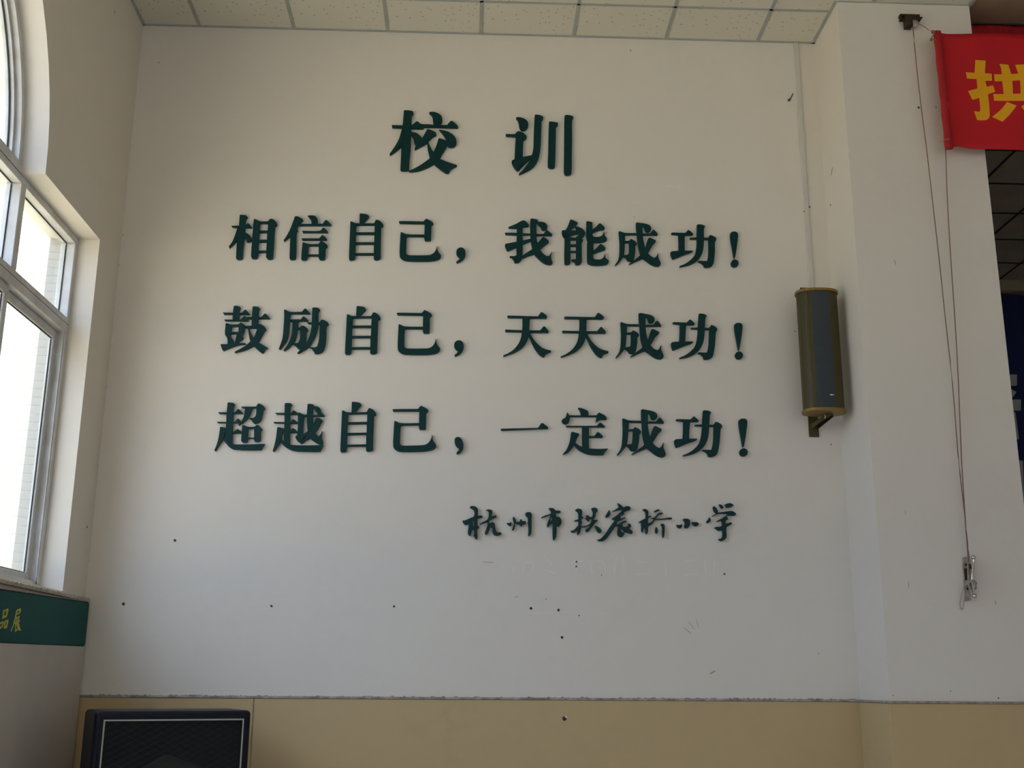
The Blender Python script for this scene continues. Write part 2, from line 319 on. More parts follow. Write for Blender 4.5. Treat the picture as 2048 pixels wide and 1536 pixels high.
gly('cheng', 1220, 430, 8, [
 '140,262 160,260 240,285 420,288 430,315 242,315 240,430 235,550 225,650 205,680 150,750 90,805 82,795 130,720 150,640 155,450 145,320',
 '500,295 640,295 690,235 710,240 762,300 760,320 500,322',
 '240,415 305,410 330,382 350,388 400,415 430,450 425,470 405,485 405,580 385,700 360,730 320,738 280,725 260,690 215,660 235,640 280,635 305,615 308,520 305,440 240,440',
 '415,125 440,118 515,130 520,180 525,330 540,430 565,520 610,610 660,660 710,685 740,665 770,600 775,680 795,725 812,770 805,800 770,818 710,810 640,775 580,730 525,690 490,640 455,510 432,320 418,200',
 '505,128 590,145 640,170 660,210 650,250 615,272 580,265 562,235 550,190 505,170',
 '625,362 650,365 735,405 730,430 690,470 650,540 615,600 570,665 525,690 440,730 310,790 305,780 380,725 460,665 500,620 565,520 590,440 610,380'])
gly('gong', 1220, 430, 8, [
 '980,290 990,280 1205,285 1250,238 1275,248 1335,300 1325,320 1200,320 1195,450 1197,570 1325,568 1325,582 1290,600 1200,630 1015,702 1000,700 975,640 970,595 990,580 1100,572 1100,450 1095,315 990,305',
 '1278,362 1400,358 1505,362 1570,362 1600,318 1630,325 1680,350 1705,380 1695,410 1682,425 1678,600 1665,730 1650,790 1620,820 1560,838 1510,830 1495,795 1460,765 1410,745 1415,732 1550,735 1565,710 1578,600 1575,388 1500,388 1390,385 1285,380',
 '1395,155 1410,148 1480,155 1525,180 1505,210 1503,350 1498,500 1480,600 1440,680 1380,740 1300,785 1200,815 1115,828 1115,815 1200,780 1280,725 1350,650 1380,570 1392,450 1392,300'])
gly('bang', 1400, 430, 12, [
 '730,450 745,420 780,400 825,395 870,402 905,435 915,480 905,600 880,800 850,980 835,1035 815,1035 805,980 770,780 735,570',
 '928,1155 916,1200 883,1233 838,1245 793,1233 760,1200 748,1155 760,1110 793,1077 838,1065 883,1077 916,1110'])
gly('gu', 430, 600, 8, [
 '300,95 330,90 395,105 408,125 390,155 385,310 380,330 280,330 285,200',
 '122,200 300,202 430,202 478,152 505,165 555,225 545,232 145,228',
 '145,312 410,312 465,252 490,262 535,322 525,335 160,332',
 '480,270 740,272 795,215 820,225 878,290 870,300 500,297',
 '170,375 185,368 250,388 375,385 405,358 430,365 485,410 475,440 465,510 440,570 455,605 435,625 380,670 365,690 480,688 492,700 470,708 400,715 290,745 135,808 120,800 90,720 95,705 200,705 200,640 190,600 160,550 165,430',
 '600,108 620,100 690,110 715,135 700,165 695,260 685,410 680,440 582,440 590,260',
 '470,412 690,408 700,385 740,390 800,435 815,470 790,500 760,550 690,670 640,720 600,745 480,800 320,842 308,830 400,780 500,720 570,655 620,600 650,530 675,450 530,447 475,440',
 '525,445 545,440 560,500 610,590 650,640 700,680 770,720 845,768 805,785 770,845 750,848 700,810 640,755 580,690 555,630 540,550'],
 ['265,422 378,422 375,508 255,508', '250,540 350,540 335,600 318,685 298,685 292,640 265,600 245,575'])
gly('li', 430, 600, 8, [
 '1105,160 1120,150 1200,188 1390,188 1435,135 1460,145 1525,215 1510,222 1210,220 1200,260 1190,400 1180,530 1150,640 1110,700 1040,788 1020,780 1050,700 1080,600 1095,450 1105,300',
 '1195,308 1370,308 1410,262 1440,272 1495,325 1480,335 1345,338 1330,360 1330,440 1358,438 1385,408 1420,412 1480,455 1488,485 1465,510 1460,600 1445,700 1420,760 1380,782 1330,782 1305,750 1255,710 1230,712 1180,765 1105,815 1095,800 1150,730 1200,630 1225,540 1238,400 1240,340 1195,340',
 '1555,130 1570,120 1650,125 1675,150 1670,170 1655,200 1650,350 1640,450 1610,560 1560,660 1510,740 1430,800 1325,855 1315,845 1370,790 1450,700 1510,580 1540,440 1550,250',
 '1470,355 1550,355 1650,355 1670,352 1705,312 1740,320 1800,355 1818,385 1785,420 1780,550 1770,680 1745,780 1715,830 1660,855 1600,858 1575,820 1540,775 1500,760 1540,755 1600,755 1635,740 1660,640 1672,500 1675,390 1645,385 1545,380 1490,375'],
 ['1322,470 1358,468 1362,520 1355,620 1335,670 1310,690 1262,690 1300,590'])
gly('tian', 990, 600, 8, [
 '197,262 205,248 450,255 690,262 735,192 765,200 830,255 835,275 815,295 210,282',
 '160,485 170,472 430,482 720,485 780,418 800,425 862,500 855,522 560,518 430,512 175,505',
 '440,275 575,280 558,310 550,480 545,560 520,640 480,710 410,780 310,840 200,880 135,900 132,885 220,845 310,780 380,690 415,600 432,500 440,400',
 '540,560 555,500 580,560 620,630 690,710 770,770 900,812 895,830 850,845 815,865 790,905 775,912 720,880 660,810 600,710 565,620'])
gly('chao', 420, 790, 8, [
 '280,125 300,118 375,128 398,150 378,185 368,350 358,600 352,785 300,820 240,720 255,500 265,300',
 '125,275 270,275 400,275 448,220 470,232 528,290 515,298 150,298',
 '105,428 265,430 395,430 445,372 465,385 505,430 490,448 130,446',
 '345,600 375,590 435,542 455,550 515,590 515,612 345,614',
 '158,515 175,508 245,522 260,560 235,610 225,660 200,720 150,790 80,895 68,885 110,780 140,660 155,560',
 '205,700 225,690 250,640 300,600 350,770 380,788 600,790 875,780 860,800 840,830 820,875 800,880 600,882 450,875 340,855 270,790',
 '495,185 735,185 770,135 800,140 860,180 880,215 855,240 840,310 820,390 780,440 710,458 680,435 660,400 625,375 640,365 690,365 725,340 740,280 740,208 680,205 665,240 640,310 590,390 530,440 460,485 450,470 500,420 540,340 560,210 510,205',
 '515,485 530,478 600,505 710,505 740,478 770,480 838,545 815,580 808,700 800,735 770,748 720,748 700,720 700,695 600,697 595,745 570,760 515,755 497,730 505,620'],
 ['612,540 705,535 705,682 602,680'])
gly('yue', 420, 790, 8, [
 '1195,140 1210,128 1290,130 1312,155 1285,185 1282,350 1280,550 1278,800 1200,790 1180,700 1190,450 1192,300',
 '1042,285 1190,285 1290,285 1335,242 1360,255 1405,290 1410,312 1070,308',
 '1012,430 1190,432 1285,432 1325,385 1350,395 1395,435 1410,458 1030,448',
 '1270,580 1320,530 1350,540 1390,575 1400,605 1270,607',
 '1075,520 1090,512 1190,535 1195,560 1170,590 1150,650 1140,710 1115,770 1020,905 1002,895 1030,800 1055,680',
 '1125,740 1145,700 1180,735 1280,790 1330,800 1500,805 1815,800 1790,845 1760,905 1700,908 1400,900 1300,880 1220,840 1160,790',
 '1405,290 1430,282 1500,312 1560,312 1560,345 1510,345 1500,400 1490,600 1495,625 1560,580 1590,590 1560,620 1480,700 1425,752 1405,745 1365,680 1375,655 1395,640 1405,500',
 '1640,318 1720,315 1710,290 1680,245 1655,205 1665,180 1720,185 1765,220 1785,275 1835,330 1825,342 1640,342',
 '1560,150 1575,140 1650,152 1670,180 1650,210 1645,340 1650,480 1680,600 1735,660 1770,625 1795,570 1790,680 1808,750 1800,785 1750,788 1690,760 1600,690 1565,600 1552,450 1550,300',
 '1700,362 1750,370 1800,400 1795,420 1770,460 1740,520 1690,590 1600,690 1520,735 1480,768 1445,775 1435,762 1500,700 1560,620 1620,540 1650,475 1680,400'])
gly('yi', 990, 800, 8, ['92,468 100,458 690,445 740,370 765,370 800,395 850,435 850,460 700,465 150,485 100,485'])
gly('ding', 990, 800, 8, [
 '1328,130 1350,122 1430,145 1485,175 1497,210 1495,255 1380,255 1370,200 1350,155',
 '1155,195 1175,225 1198,265 1195,320 1175,365 1140,388 1095,375 1070,345 1075,315 1130,275 1145,235',
 '1185,245 1625,245 1640,220 1670,200 1710,220 1760,250 1792,295 1780,312 1700,312 1650,330 1612,352 1618,320 1625,268 1185,268',
 '1135,412 1630,412 1680,358 1710,375 1762,425 1755,435 1145,430',
 '1395,420 1505,420 1503,600 1503,775 1600,780 1720,780 1808,775 1790,800 1760,830 1735,880 1600,880 1480,865 1380,825 1320,780 1265,720 1290,685 1350,730 1398,750 1395,600',
 '1495,575 1590,575 1640,508 1665,520 1728,575 1720,602 1495,600',
 '1220,515 1240,508 1340,535 1350,555 1325,590 1305,640 1270,720 1220,790 1160,845 1085,872 1090,860 1140,800 1185,700 1205,620'])
K = 10.6667
gly('hang', 915, 1000, K, [
 '262,150 290,130 350,128 400,150 430,190 438,240 432,300 440,335 520,330 542,352 520,372 460,385 435,400 425,470 430,545 465,570 455,595 425,620 420,700 430,760 418,835 400,838 365,800 340,750 358,700 350,630 310,630 298,700 270,762 250,760 222,710 225,640 248,520 170,525 125,490 105,440 170,430 250,395 350,350 362,290 355,230 320,190 275,170',
 '605,215 650,200 720,205 748,240 740,290 710,355 770,340 820,320 835,340 810,370 740,410 690,435 675,460 675,500 740,475 785,485 800,540 820,640 850,690 920,692 942,715 900,745 820,758 780,740 750,680 740,575 700,580 660,690 620,740 590,735 585,690 620,600 645,510 650,465 610,475 485,522 475,512 540,470 640,410 665,330 665,260 640,225'],
 ['328,440 350,440 358,555 325,555'])
gly('zhou', 915, 1000, K, [
 '1048,490 1110,488 1140,465 1155,500 1145,545 1110,550 1070,520',
 '1195,350 1220,380 1245,430 1250,470 1290,465 1330,460 1335,415 1355,405 1390,450 1455,448 1460,480 1445,515 1395,515 1362,572 1345,540 1330,512 1290,515 1235,490 1225,570 1205,625 1175,648 1158,630 1185,580 1205,500 1180,390',
 '1450,290 1480,262 1530,258 1570,270 1585,310 1582,400 1580,600 1575,700 1550,750 1525,772 1510,755 1515,650 1505,500 1495,370 1455,335'])
gly('shi', 1080, 1000, K, [
 '185,180 220,170 290,178 325,222 430,228 442,248 420,272 345,275 340,300 355,355 400,355 440,390 462,450 450,510 400,572 372,555 358,560 355,700 340,800 295,860 280,840 272,700 272,500 250,490 165,582 150,540 165,470 200,400 215,360 235,310 140,345 35,382 30,370 120,325 215,298 240,260 230,235'],
 ['225,360 250,355 270,400 245,440 215,450', '358,425 378,430 382,520 365,540'])
gly('gongs', 1080, 1000, K, [
 '755,210 800,185 860,190 895,225 900,290 890,350 925,362 920,380 890,400 885,455 905,465 885,510 875,600 860,680 825,742 800,740 795,710 815,655 800,640 750,685 700,695 655,672 660,655 720,640 790,570 820,530 820,450 735,450 730,438 820,405 820,300 800,250 765,230',
 '1095,180 1140,162 1200,170 1228,205 1225,240 1195,270 1190,330 1170,380 1130,430 1220,420 1235,435 1180,490 1100,590 1060,650 1010,685 985,670 965,635 1030,590 1080,535 960,575 880,578 880,562 1000,540 1090,480 1110,400 1060,395 1040,455 1015,440 1000,405 962,400 1000,378 980,335 1010,320 1050,340 1070,365 1110,365 1130,290 1120,230',
 '1170,548 1230,565 1290,610 1318,660 1305,690 1270,705 1230,680 1200,620'])
gly('chen', 1080, 1000, K, [
 '1470,212 1495,250 1505,300 1480,345 1430,372 1400,365 1405,330 1440,270',
 '1655,65 1700,85 1780,155 1850,130 1910,135 1935,170 1915,215 1840,235 1780,270 1805,285 1790,305 1720,330 1715,395 1820,368 1825,380 1740,425 1660,460 1640,500 1660,530 1720,480 1790,445 1840,445 1850,465 1790,490 1760,520 1770,560 1800,575 1860,560 1885,545 1875,505 1920,505 1950,550 1935,580 1890,600 1960,650 1980,695 1960,718 1900,710 1810,675 1795,740 1760,785 1710,785 1665,755 1650,690 1665,600 1670,550 1610,570 1560,640 1480,750 1400,840 1320,875 1260,875 1220,850 1290,825 1400,710 1500,560 1600,430 1545,410 1535,395 1620,340 1760,225 1740,205 1660,215 1550,242 1548,235 1620,195 1680,160 1680,120'],
 ['1725,625 1745,610 1780,635 1798,670 1780,690 1745,690'])
gly('qiao', 1190, 1000, K, [
 '1015,205 1050,185 1100,200 1138,240 1136,345 1195,335 1203,355 1140,378 1135,490 1150,510 1135,600 1130,680 1105,728 1085,710 1072,600 1050,580 1030,660 1010,688 995,665 990,560 985,470 945,482 940,470 1000,430 1085,385 1082,280 1060,235',
 '1125,495 1190,480 1220,455 1265,405 1215,395 1210,385 1270,370 1310,325 1350,280 1440,270 1452,285 1420,300 1370,315 1320,360 1300,398 1450,392 1560,375 1630,372 1648,392 1630,408 1540,408 1340,422 1285,425 1250,470 1210,520 1150,545 1125,545',
 '1262,238 1310,210 1370,195 1382,205 1350,235 1275,255',
 '1300,568 1330,600 1345,660 1335,705 1310,715 1290,690 1285,630',
 '1405,510 1440,498 1480,525 1488,570 1480,760 1465,802 1445,800 1438,700 1435,580 1410,540'],
 ['1050,445 1070,440 1075,530 1055,525'])
gly('xiaos', 1310, 1000, K, [
 '465,525 530,530 580,510 575,570 550,598 510,598 475,565',
 '600,410 640,395 710,402 750,430 748,500 735,560 700,595 660,600 635,580 640,480 620,440',
 '785,475 850,470 900,475 942,505 920,540 880,560 840,545 805,515'])
gly('xue', 1310, 1000, K, [
 '1165,365 1185,400 1185,440 1160,475 1125,492 1100,480 1102,455 1135,420',
 '1240,150 1260,128 1300,165 1340,225 1342,270 1400,262 1500,248 1580,235 1650,235 1700,260 1735,300 1700,330 1640,330 1560,330 1530,352 1565,400 1550,415 1510,440 1505,500 1560,490 1620,475 1648,490 1630,520 1530,575 1525,650 1530,780 1510,825 1430,875 1400,870 1355,832 1400,825 1440,780 1445,700 1440,640 1350,648 1320,625 1270,590 1300,575 1380,570 1445,535 1435,490 1425,440 1360,450 1320,460 1315,450 1400,405 1490,350 1555,318 1540,290 1450,288 1330,300 1225,348 1220,340 1310,285 1260,235',
 '1365,95 1410,100 1450,130 1468,155 1450,180 1420,178 1395,145',
 '1485,100 1540,75 1600,68 1650,85 1682,112 1640,140 1560,160 1515,150 1520,125'])
gly('banner', 1860, 40, 5.484, [
 '497,440 612,445 608,575 685,580 688,655 615,658 630,725 698,708 722,780 642,805 665,1030 650,1070 620,1085 530,1085 490,992 545,998 560,980 545,850 470,872 420,775 525,745 518,640 412,635 398,570 495,575',
 '770,475 865,485 895,585 905,660 910,825 815,825 800,665 790,530',
 '940,488 1060,488 1080,585 1085,825 990,825 985,660 970,585',
 '712,585 1190,590 1195,665 718,662', '700,805 1230,820 1232,895 1010,890 712,878',
 '848,895 950,940 880,1030 800,1110 693,1052 790,970', '1000,950 1080,905 1200,1050 1110,1115'])
gly('pin', 0, 1130, 7.68, ['52,700 125,665 132,690 104,795 85,808 30,828 42,800', '74,858 128,838 130,862 106,970 60,975', '0,882 60,862 62,885 38,955 0,985 -35,992 -22,890'],
 ['66,718 106,702 88,775 62,782', '88,878 110,870 95,935 78,940', '4,905 38,893 26,940 -4,950'])
gly('zhan', 0, 1130, 7.68, ['255,692 318,665 327,690 302,748 254,768 235,870 208,940 180,1015 163,1022 200,930 225,830 245,740',
 '245,808 305,780 308,795 248,830', '222,888 306,845 312,862 228,905', '258,800 272,795 262,890 248,890', '284,790 298,782 290,870 276,875',
 '240,900 258,893 244,1000 284,966 288,982 232,1032', '262,895 290,880 304,965 325,992 318,1008 288,1004 268,950'],
 ['266,712 305,698 290,735 262,744'])
def affine(src, dst):
    import numpy as np
    A = np.array([[x, y, 1] for x, y in src]); return np.linalg.solve(A, np.array(dst)).T
def regly(key, base, so, ss, src, do, ds, dst):
    S = [(so[0] + x / ss, so[1] + y / ss) for x, y in src]; T = [(do[0] + x / ds, do[1] + y / ds) for x, y in dst]
    M = affine(S, T); f = lambda q: [(M[0][0]*x + M[0][1]*y + M[0][2], M[1][0]*x + M[1][1]*y + M[1][2]) for x, y in q]
    GLY[key] = ([f(q) for q in GLY[base][0]], [f(q) for q in GLY[base][1]])
Z1 = (680, 410); C1 = (1220, 430)
regly('zi2', 'zi', Z1, 8, [(165, 262), (692, 330), (147, 870)], (680, 600), 8, [(110, 228), (645, 297), (82, 860)])
regly('zi3', 'zi', Z1, 8, [(165, 262), (692, 330), (147, 870)], (660, 795), 8, [(192, 208), (738, 272), (168, 866)])
regly('ji2', 'ji', Z1, 8, [(940, 262), (1495, 300), (955, 810)], (680, 600), 8, [(905, 208), (1472, 247), (925, 783)])
regly('ji3', 'ji', Z1, 8, [(940, 262), (1495, 300), (955, 810)], (660, 795), 8, [(998, 192), (1575, 218), (1012, 782)])
regly('comma2', 'comma', Z1, 8, [(1940, 680), (2008, 760), (1865, 920)], (680, 600), 8, [(1905, 645), (1978, 725), (1838, 895)])
regly('comma3', 'comma', Z1, 8, [(1940, 680), (2008, 760), (1865, 920)], (860, 820), 12, [(680, 648), (797, 790), (645, 1050)])
regly('cheng2', 'cheng', C1, 8, [(140, 262), (812, 780), (85, 800)], (1220, 610), 8, [(168, 278), (858, 823), (95, 842)])
regly('cheng3', 'cheng', C1, 8, [(140, 262), (812, 780), (85, 800)], (1220, 800), 8, [(200, 298), (892, 872), (114, 880)])
regly('gong2', 'gong', C1, 8, [(980, 290), (1705, 380), (1115, 822)], (1220, 610), 8, [(1005, 283), (1720, 385), (1112, 850)])
regly('gong3', 'gong', C1, 8, [(980, 290), (1705, 380), (1115, 822)], (1220, 800), 8, [(1058, 316), (1797, 415), (1168, 890)])
regly('bang2', 'bang', (1400, 430), 12, [(825, 395), (838, 1245), (915, 480)], (1400, 620), 12, [(928, 305), (940, 1178), (1022, 392)])
regly('bang3', 'bang', (1400, 430), 12, [(825, 395), (838, 1245), (915, 480)], (1400, 820), 12, [(1038, 205), (1050, 1110), (1137, 295)])
regly('tian2', 'tian', (990, 600), 8, [(197, 262), (862, 512), (132, 893)], (990, 600), 8, [(1107, 278), (1775, 522), (1053, 910)])
# ---------------------------------------------------------------- the setting: walls
WY = -0.4685                      # front of the pilaster
PX0, PX1 = 4.34, 5.162            # pilaster from the inner corner to the stage opening
DZ = 1.20                         # top of the dado
ROOM_Y = -17.0
ARC_R, ARC_Z, HALF = 1.25, 3.718, 2.117
SILL = 1.735
def arch_pts(yc, r, n=28): return [(yc + r * math.cos(math.pi * k / n), ARC_Z + r * math.sin(math.pi * k / n)) for k in range(n + 1)]
def opening(yc):
    a = arch_pts(yc, ARC_R)
    return [(yc + HALF, SILL), (yc + HALF, ARC_Z)] + a + [(yc - HALF, ARC_Z), (yc - HALF, SILL)]
wl = thing('wall_left', kind='structure')
plan = [(0.0, -0.1), (0.0, H + .3), (ROOM_Y, H + .3), (ROOM_Y, -0.1)]
ops = [opening(y) for y in WIN_Y]; ops_r = [opening(y) for y in WIN_YR]
obj('plaster_face', plate(B(), [plan], ops, lambda y, z: Vector((0, y, z)), (-0.12, 0, 0), smooth=False), 'wall', wl)
plan2 = [(-0.331, -0.4), (-0.331, 8.5), (ROOM_Y, 8.5), (ROOM_Y, -0.4)]
obj('outer_wall', plate(B(), [plan2], ops, lambda y, z: Vector((-0.12, y, z)), (-0.16, 0, 0), smooth=False), 'outertile', wl)
# far right wall, rear wall, back wall left of the stage
wr = thing('wall_right', kind='structure')
obj('plaster_face', plate(B(), [plan], ops_r, lambda y, z: Vector((RX, y, z)), (0.28, 0, 0), smooth=False), 'wall', wr)
_h = [[(x - 1.6, .0), (x + 1.6, .0), (x + 1.6, 3.2), (x - 1.6, 3.2)] for x in (2.6, 7.0)]  # unseen rear openings, added to even out the light on the back wall
tag(obj('wall_rear', plate(B(), [[(-.3, -.1), (RX + .3, -.1), (RX + .3, H + .3), (-.3, H + .3)]], _h, lambda x, z: Vector((x, ROOM_Y, z)), (0, -.2, 0), smooth=False), 'wall'), kind='structure')
wb = thing('wall_back', kind='structure')
obj('plaster_face', box(B(), -0.28, PX1, 0.0, 0.24, -0.1, H + 0.3), 'wall', wb)
wp = thing('wall_pilaster', kind='structure')
obj('plaster_face', box(B(), PX0, PX1, WY, 0.0, -0.1, H + 0.3), 'wall', wp)
# small dark holes, specks and glue marks on the plaster, each at its place
def mark(px, py, ax, val, r, name='nail_hole', parent=wb, m='darkgap', sx=1.0, sz=1.0, ang=0):
    c = at(px, py, ax, val); bm = B()
    n = 9; vs = []
    for k in range(n):
        t = 2 * math.pi * k / n; rr = r * random.uniform(.75, 1.2); a, b = math.cos(t) * rr * sx, math.sin(t) * rr * sz
        a, b = a * math.cos(ang) - b * math.sin(ang), a * math.sin(ang) + b * math.cos(ang)
        vs.append((a, b))
    nrm = {0: Vector((1, 0, 0)), 1: Vector((0, -1, 0))}[ax]; tx = {0: Vector((0, 1, 0)), 1: Vector((1, 0, 0))}[ax]
    rim = [bm.verts.new(c + tx * a + Vector((0, 0, b)) + nrm * 0.0004) for a, b in vs]; top = [bm.verts.new(c + tx * a * .6 + Vector((0, 0, b * .6)) + nrm * 0.0014) for a, b in vs]
    for k in range(n): bm.faces.new((rim[k], rim[(k + 1) % n], top[(k + 1) % n], top[k]))
    bm.faces.new(top)
    obj(name, bm, m, parent)
for (u, v, r) in [(247, 1208, .010), (543, 1212, .007), (788, 1213, .007), (1062, 1217, .009), (1117, 1220, .008), (1124, 1275, .008), (1449, 1148, .006),
                  (350, 1081, .008), (1158, 1231, .004), (1092, 1198, .003), (1203, 1150, .003), (1637, 1307, .003), (1662, 889, .004), (1590, 663, .004), (318, 125, .004), (1261, 101, .004), (1269, 434, .003)]:
    mark(u, v, 1, 0, r)
for (u, v) in [(246, 470), (238, 530), (231, 570), (227, 623), (218, 705), (213, 774), (203, 866), (196, 925), (184, 1055), (178, 1120)]:
    mark(u, v, 1, 0, .004, 'speck', m='brown_residue')
mark(1129, 1437, 1, -.0125, .012, parent=wb); mark(1132, 1434, 1, -.0128, .007, 'chip', m='residue')
mark(174, 1054, 0, 0, .008, parent=wl); mark(187, 1243, 0, .0, .014, parent=wl)
mark(229, 24, 0, 0, .016, 'scuff', wl, sx=1, sz=.15); mark(280, 126, 0, 0, .02, 'scuff', wl, sx=1, sz=.12)
for (u, v, r) in [(1837, 215, .007), (1872, 215, .004), (1661, 410, .004), (1786, 1391, .003), (1997, 1396, .004), (1901, 1382, .003)]:
    mark(u, v, 1, WY, r, parent=wp)
mark(1619, 414, 1, -.0125, .006); mark(1608, 423, 1, -.0125, .005)
mark(1790, 525, 1, WY, .022, 'scuff', wp, 'brown_residue', .12, 1, .2); mark(1991, 1205, 1, WY, .016, 'scuff', wp, 'brown_residue', .15, 1)
mark(1817, 1169, 1, WY, .02, 'scuff', wp, 'ledge', .08, 1); mark(1811, 1024, 1, WY, .015, 'scuff', wp, 'ledge', .1, 1)
for (u, v, a) in [(1384, 1252, .7), (1376, 1262, .9), (1395, 1248, .25)]: mark(u, v, 1, 0, .035, 'scuff', wb, 'ledge', .045, 1, a)
mark(1033, 1194, 1, 0, .012, 'scuff', wb, 'brown_residue', 1, .2, .3); mark(1340, 372, 1, 0, .03, 'patch', wb, 'residue', .9, .25); mark(1357, 374, 1, 0, .02, 'patch', wb, 'residue', .5, .4)
mark(1425, 1345, 1, 0, .02, 'scuff', wb, 'brown_residue', 1, .25, .5)
# ghost of a removed line of characters below the signature (pale glue strokes)
def stroke(u0, v0, u1, v1, w=3, m='residue'):
    bm = B(); a = at(u0, v0, 1, -.0003); b = at(u1, v1, 1, -.0003); d = (b - a).normalized(); n = Vector((-d.z, 0, d.x)) * (w / 700)
    q = [a - n, b - n, b + n, a + n]; f = [bm.verts.new(p) for p in q]; g = [bm.verts.new(p + Vector((0, -.0012, 0))) for p in q]
    for k in range(4): bm.faces.new((f[k], f[(k + 1) % 4], g[(k + 1) % 4], g[k]))
    bm.faces.new(g); obj('glue_trace', bm, m, wb)
for s in [(966, 1124, 986, 1125, 1.2, 'brown_residue'), (1005, 1130, 1004, 1139), (1028, 1132, 1027, 1141), (1050, 1125, 1045, 1145), (1050, 1125, 1066, 1126), (1067, 1128, 1064, 1146), (1093, 1117, 1105, 1130),
          (1090, 1140, 1113, 1148), (1144, 1124, 1166, 1123), (1153, 1118, 1152, 1147), (1143, 1133, 1164, 1133), (1181, 1122, 1184, 1147), (1184, 1124, 1208, 1122), (1208, 1122, 1211, 1146), (1194, 1132, 1206, 1140),
          (1232, 1116, 1228, 1146), (1245, 1114, 1249, 1147), (1274, 1125, 1294, 1124), (1272, 1149, 1298, 1148), (1330, 1118, 1332, 1150), (1370, 1122, 1388, 1121), (1368, 1149, 1395, 1148), (1409, 1120, 1412, 1148), (1428, 1120, 1428, 1147),
          (1050, 1226, 1105, 1226, 1.5), (1125, 1223, 1142, 1226, 1.5), (1195, 1227, 1218, 1227, 1.5)]:
    stroke(*s)
for (u0, v0, u1, v1) in [(814, 482, 818, 508), (822, 470, 822, 512), (870, 450, 869, 478), (886, 508, 884, 516)]: stroke(u0, v0, u1, v1, 1.4)
# dado panels: slabs proud of the plaster, with a dusty cap
def panel(name, x0, x1, y0, y1, parent, z1=DZ - 0.008): obj(name, box(B(), x0, x1, y0, y1, -0.1, z1, .002, 1), 'dado', parent)
panel('dado_panel', .0005, .012, ROOM_Y, -3.55, wl)
XJ = at(505, 1450, 1, -.012).x
panel('dado_panel', 0.0, XJ - .003, -.012, -.0005, wb); panel('dado_panel', XJ + .003, PX0 - .0005, -.012, -.0005, wb)
panel('dado_panel', PX0 - .012, PX0 - .0005, WY + .001, -.013, wp); panel('dado_panel', PX0 - .012, PX1 + .002, WY - .012, WY - .0005, wp)
cap = B(); box(cap, 0, PX0 - .012, -.017, 0, DZ - .008, DZ + .004, .002, 1)
tag(obj('trim_1', cap, 'ledge'), kind='structure')
cap = B(); box(cap, PX0 - .018, PX0, WY + .001, -.018, DZ - .008, DZ + .004, .002, 1); box(cap, PX0 - .018, PX1 + .003, WY - .018, WY, DZ - .008, DZ + .004, .002, 1)
tag(obj('trim_2', cap, 'ledge'), kind='structure')
# chipped plaster crumbs along the dado cap
bm = B()
for k in range(150):
    x = random.uniform(0.05, PX0 - .02) if k % 3 else random.choice((random.uniform(.05, .9), random.uniform(3.6, 4.3))); s = random.uniform(.002, .006)
    ball(bm, (x, -random.uniform(.0, .012), DZ + .004 + s * .3), s, 5, random.uniform(1, 3), 1, .7)
tag(obj('plaster_crumbs', bm, 'ledge', label='grey crumbs of plaster lying along the dado cap', kind='stuff'), cat='debris')
tag(obj('floor', box(B(), -0.3, RX + .3, ROOM_Y - .2, 6, -0.2, -0.1), 'floor'), kind='structure')
# left wall ledge under the window
lz = lambda y: 1.712 + 0.004 * 0
lg = B(); box(lg, -.005, .03, -6.0, -.001, 1.704, 1.722, .004, 2)
for k in range(60):
    y = -random.uniform(.02, 1.6); ball(lg, (random.uniform(.0, .03), y, 1.722), random.uniform(.003, .008), 5, 1, 2, .7)
tag(obj('trim_3', lg, 'sill'), kind='structure')

# ---------------------------------------------------------------- ceiling: individual tiles in a visible grid
cl = thing('ceiling', kind='structure')
obj('slab', box(B(), -0.3, RX + .3, ROOM_Y, -3.42, H, H + .1), 'tile', cl)
obj('void', box(B(), -0.3, RX + .3, -3.42, 6.1, H + .012, H + .1), 'darkgap', cl)
obj('side_field', box(B(), 8.17, RX + .3, -3.42, 6.1, H, H + .011), 'stagetile', cl)
GX = [0.0] + [0.361 + .6 * k for k in range(14)]; GY = [-0.365 - .6 * k for k in range(6)][::-1] + [0.235 + .6 * k for k in range(8)]
tiles = {}
def tile(x0, x1, y0, y1, m):
    g = .002; sx, sy = round(x1 - x0 - 2 * g, 4), round(y1 - y0 - 2 * g, 4); key = (sx, sy, m)
    if key not in tiles:
        bm = box(B(), -sx / 2, sx / 2, -sy / 2, sy / 2, 0, .011, .0015, 1); o = obj('ceiling_tile', bm, m, cl); tiles[key] = o
    else:
        o = tiles[key].copy(); COL.objects.link(o); o.parent = cl
    o.location = ((x0 + x1) / 2, (y0 + y1) / 2, H)
bars = B(); sbars = B()
def bar(x0, x1, y0, y1): box(bars if y1 < .2 else sbars, x0, x1, y0, y1, H - .004, H + .008)
for i in range(len(GX) - 1):
    x0, x1 = GX[i], GX[i + 1]
    for j in range(5): 
        y0, y1 = GY[j], GY[j + 1]
        if x0 < PX1 - .01: tile(x0, min(x1, PX1), y0, y1, 'tile')
    if x0 < PX0: tile(x0, min(x1, PX0), -0.365, 0.0, 'tile')
    if x1 > PX1 and x0 < 8.1:
        for j in range(len(GY) - 1):
            y0, y1 = GY[j], GY[j + 1]
            if y1 > .24 and y0 < 4.3: tile(max(x0, PX1 - .3), x1, max(y0, .24), min(y1, 4.3), 'stagetile')
for x in GX[1:]:
    if x < PX0: bar(x - .011, x + .011, -3.4, 0)
    elif x < PX1: bar(x - .011, x + .011, -3.4, WY)
    if x > PX1 - .1: bar(x - .011, x + .011, .24, 4.3)
for y in GY:
    if y < 0: bar(0, PX0 if y > WY else PX1, y - .009, y + .009)
    elif y > .24: bar(PX1 - .3, 8.2, y - .011, y + .011)
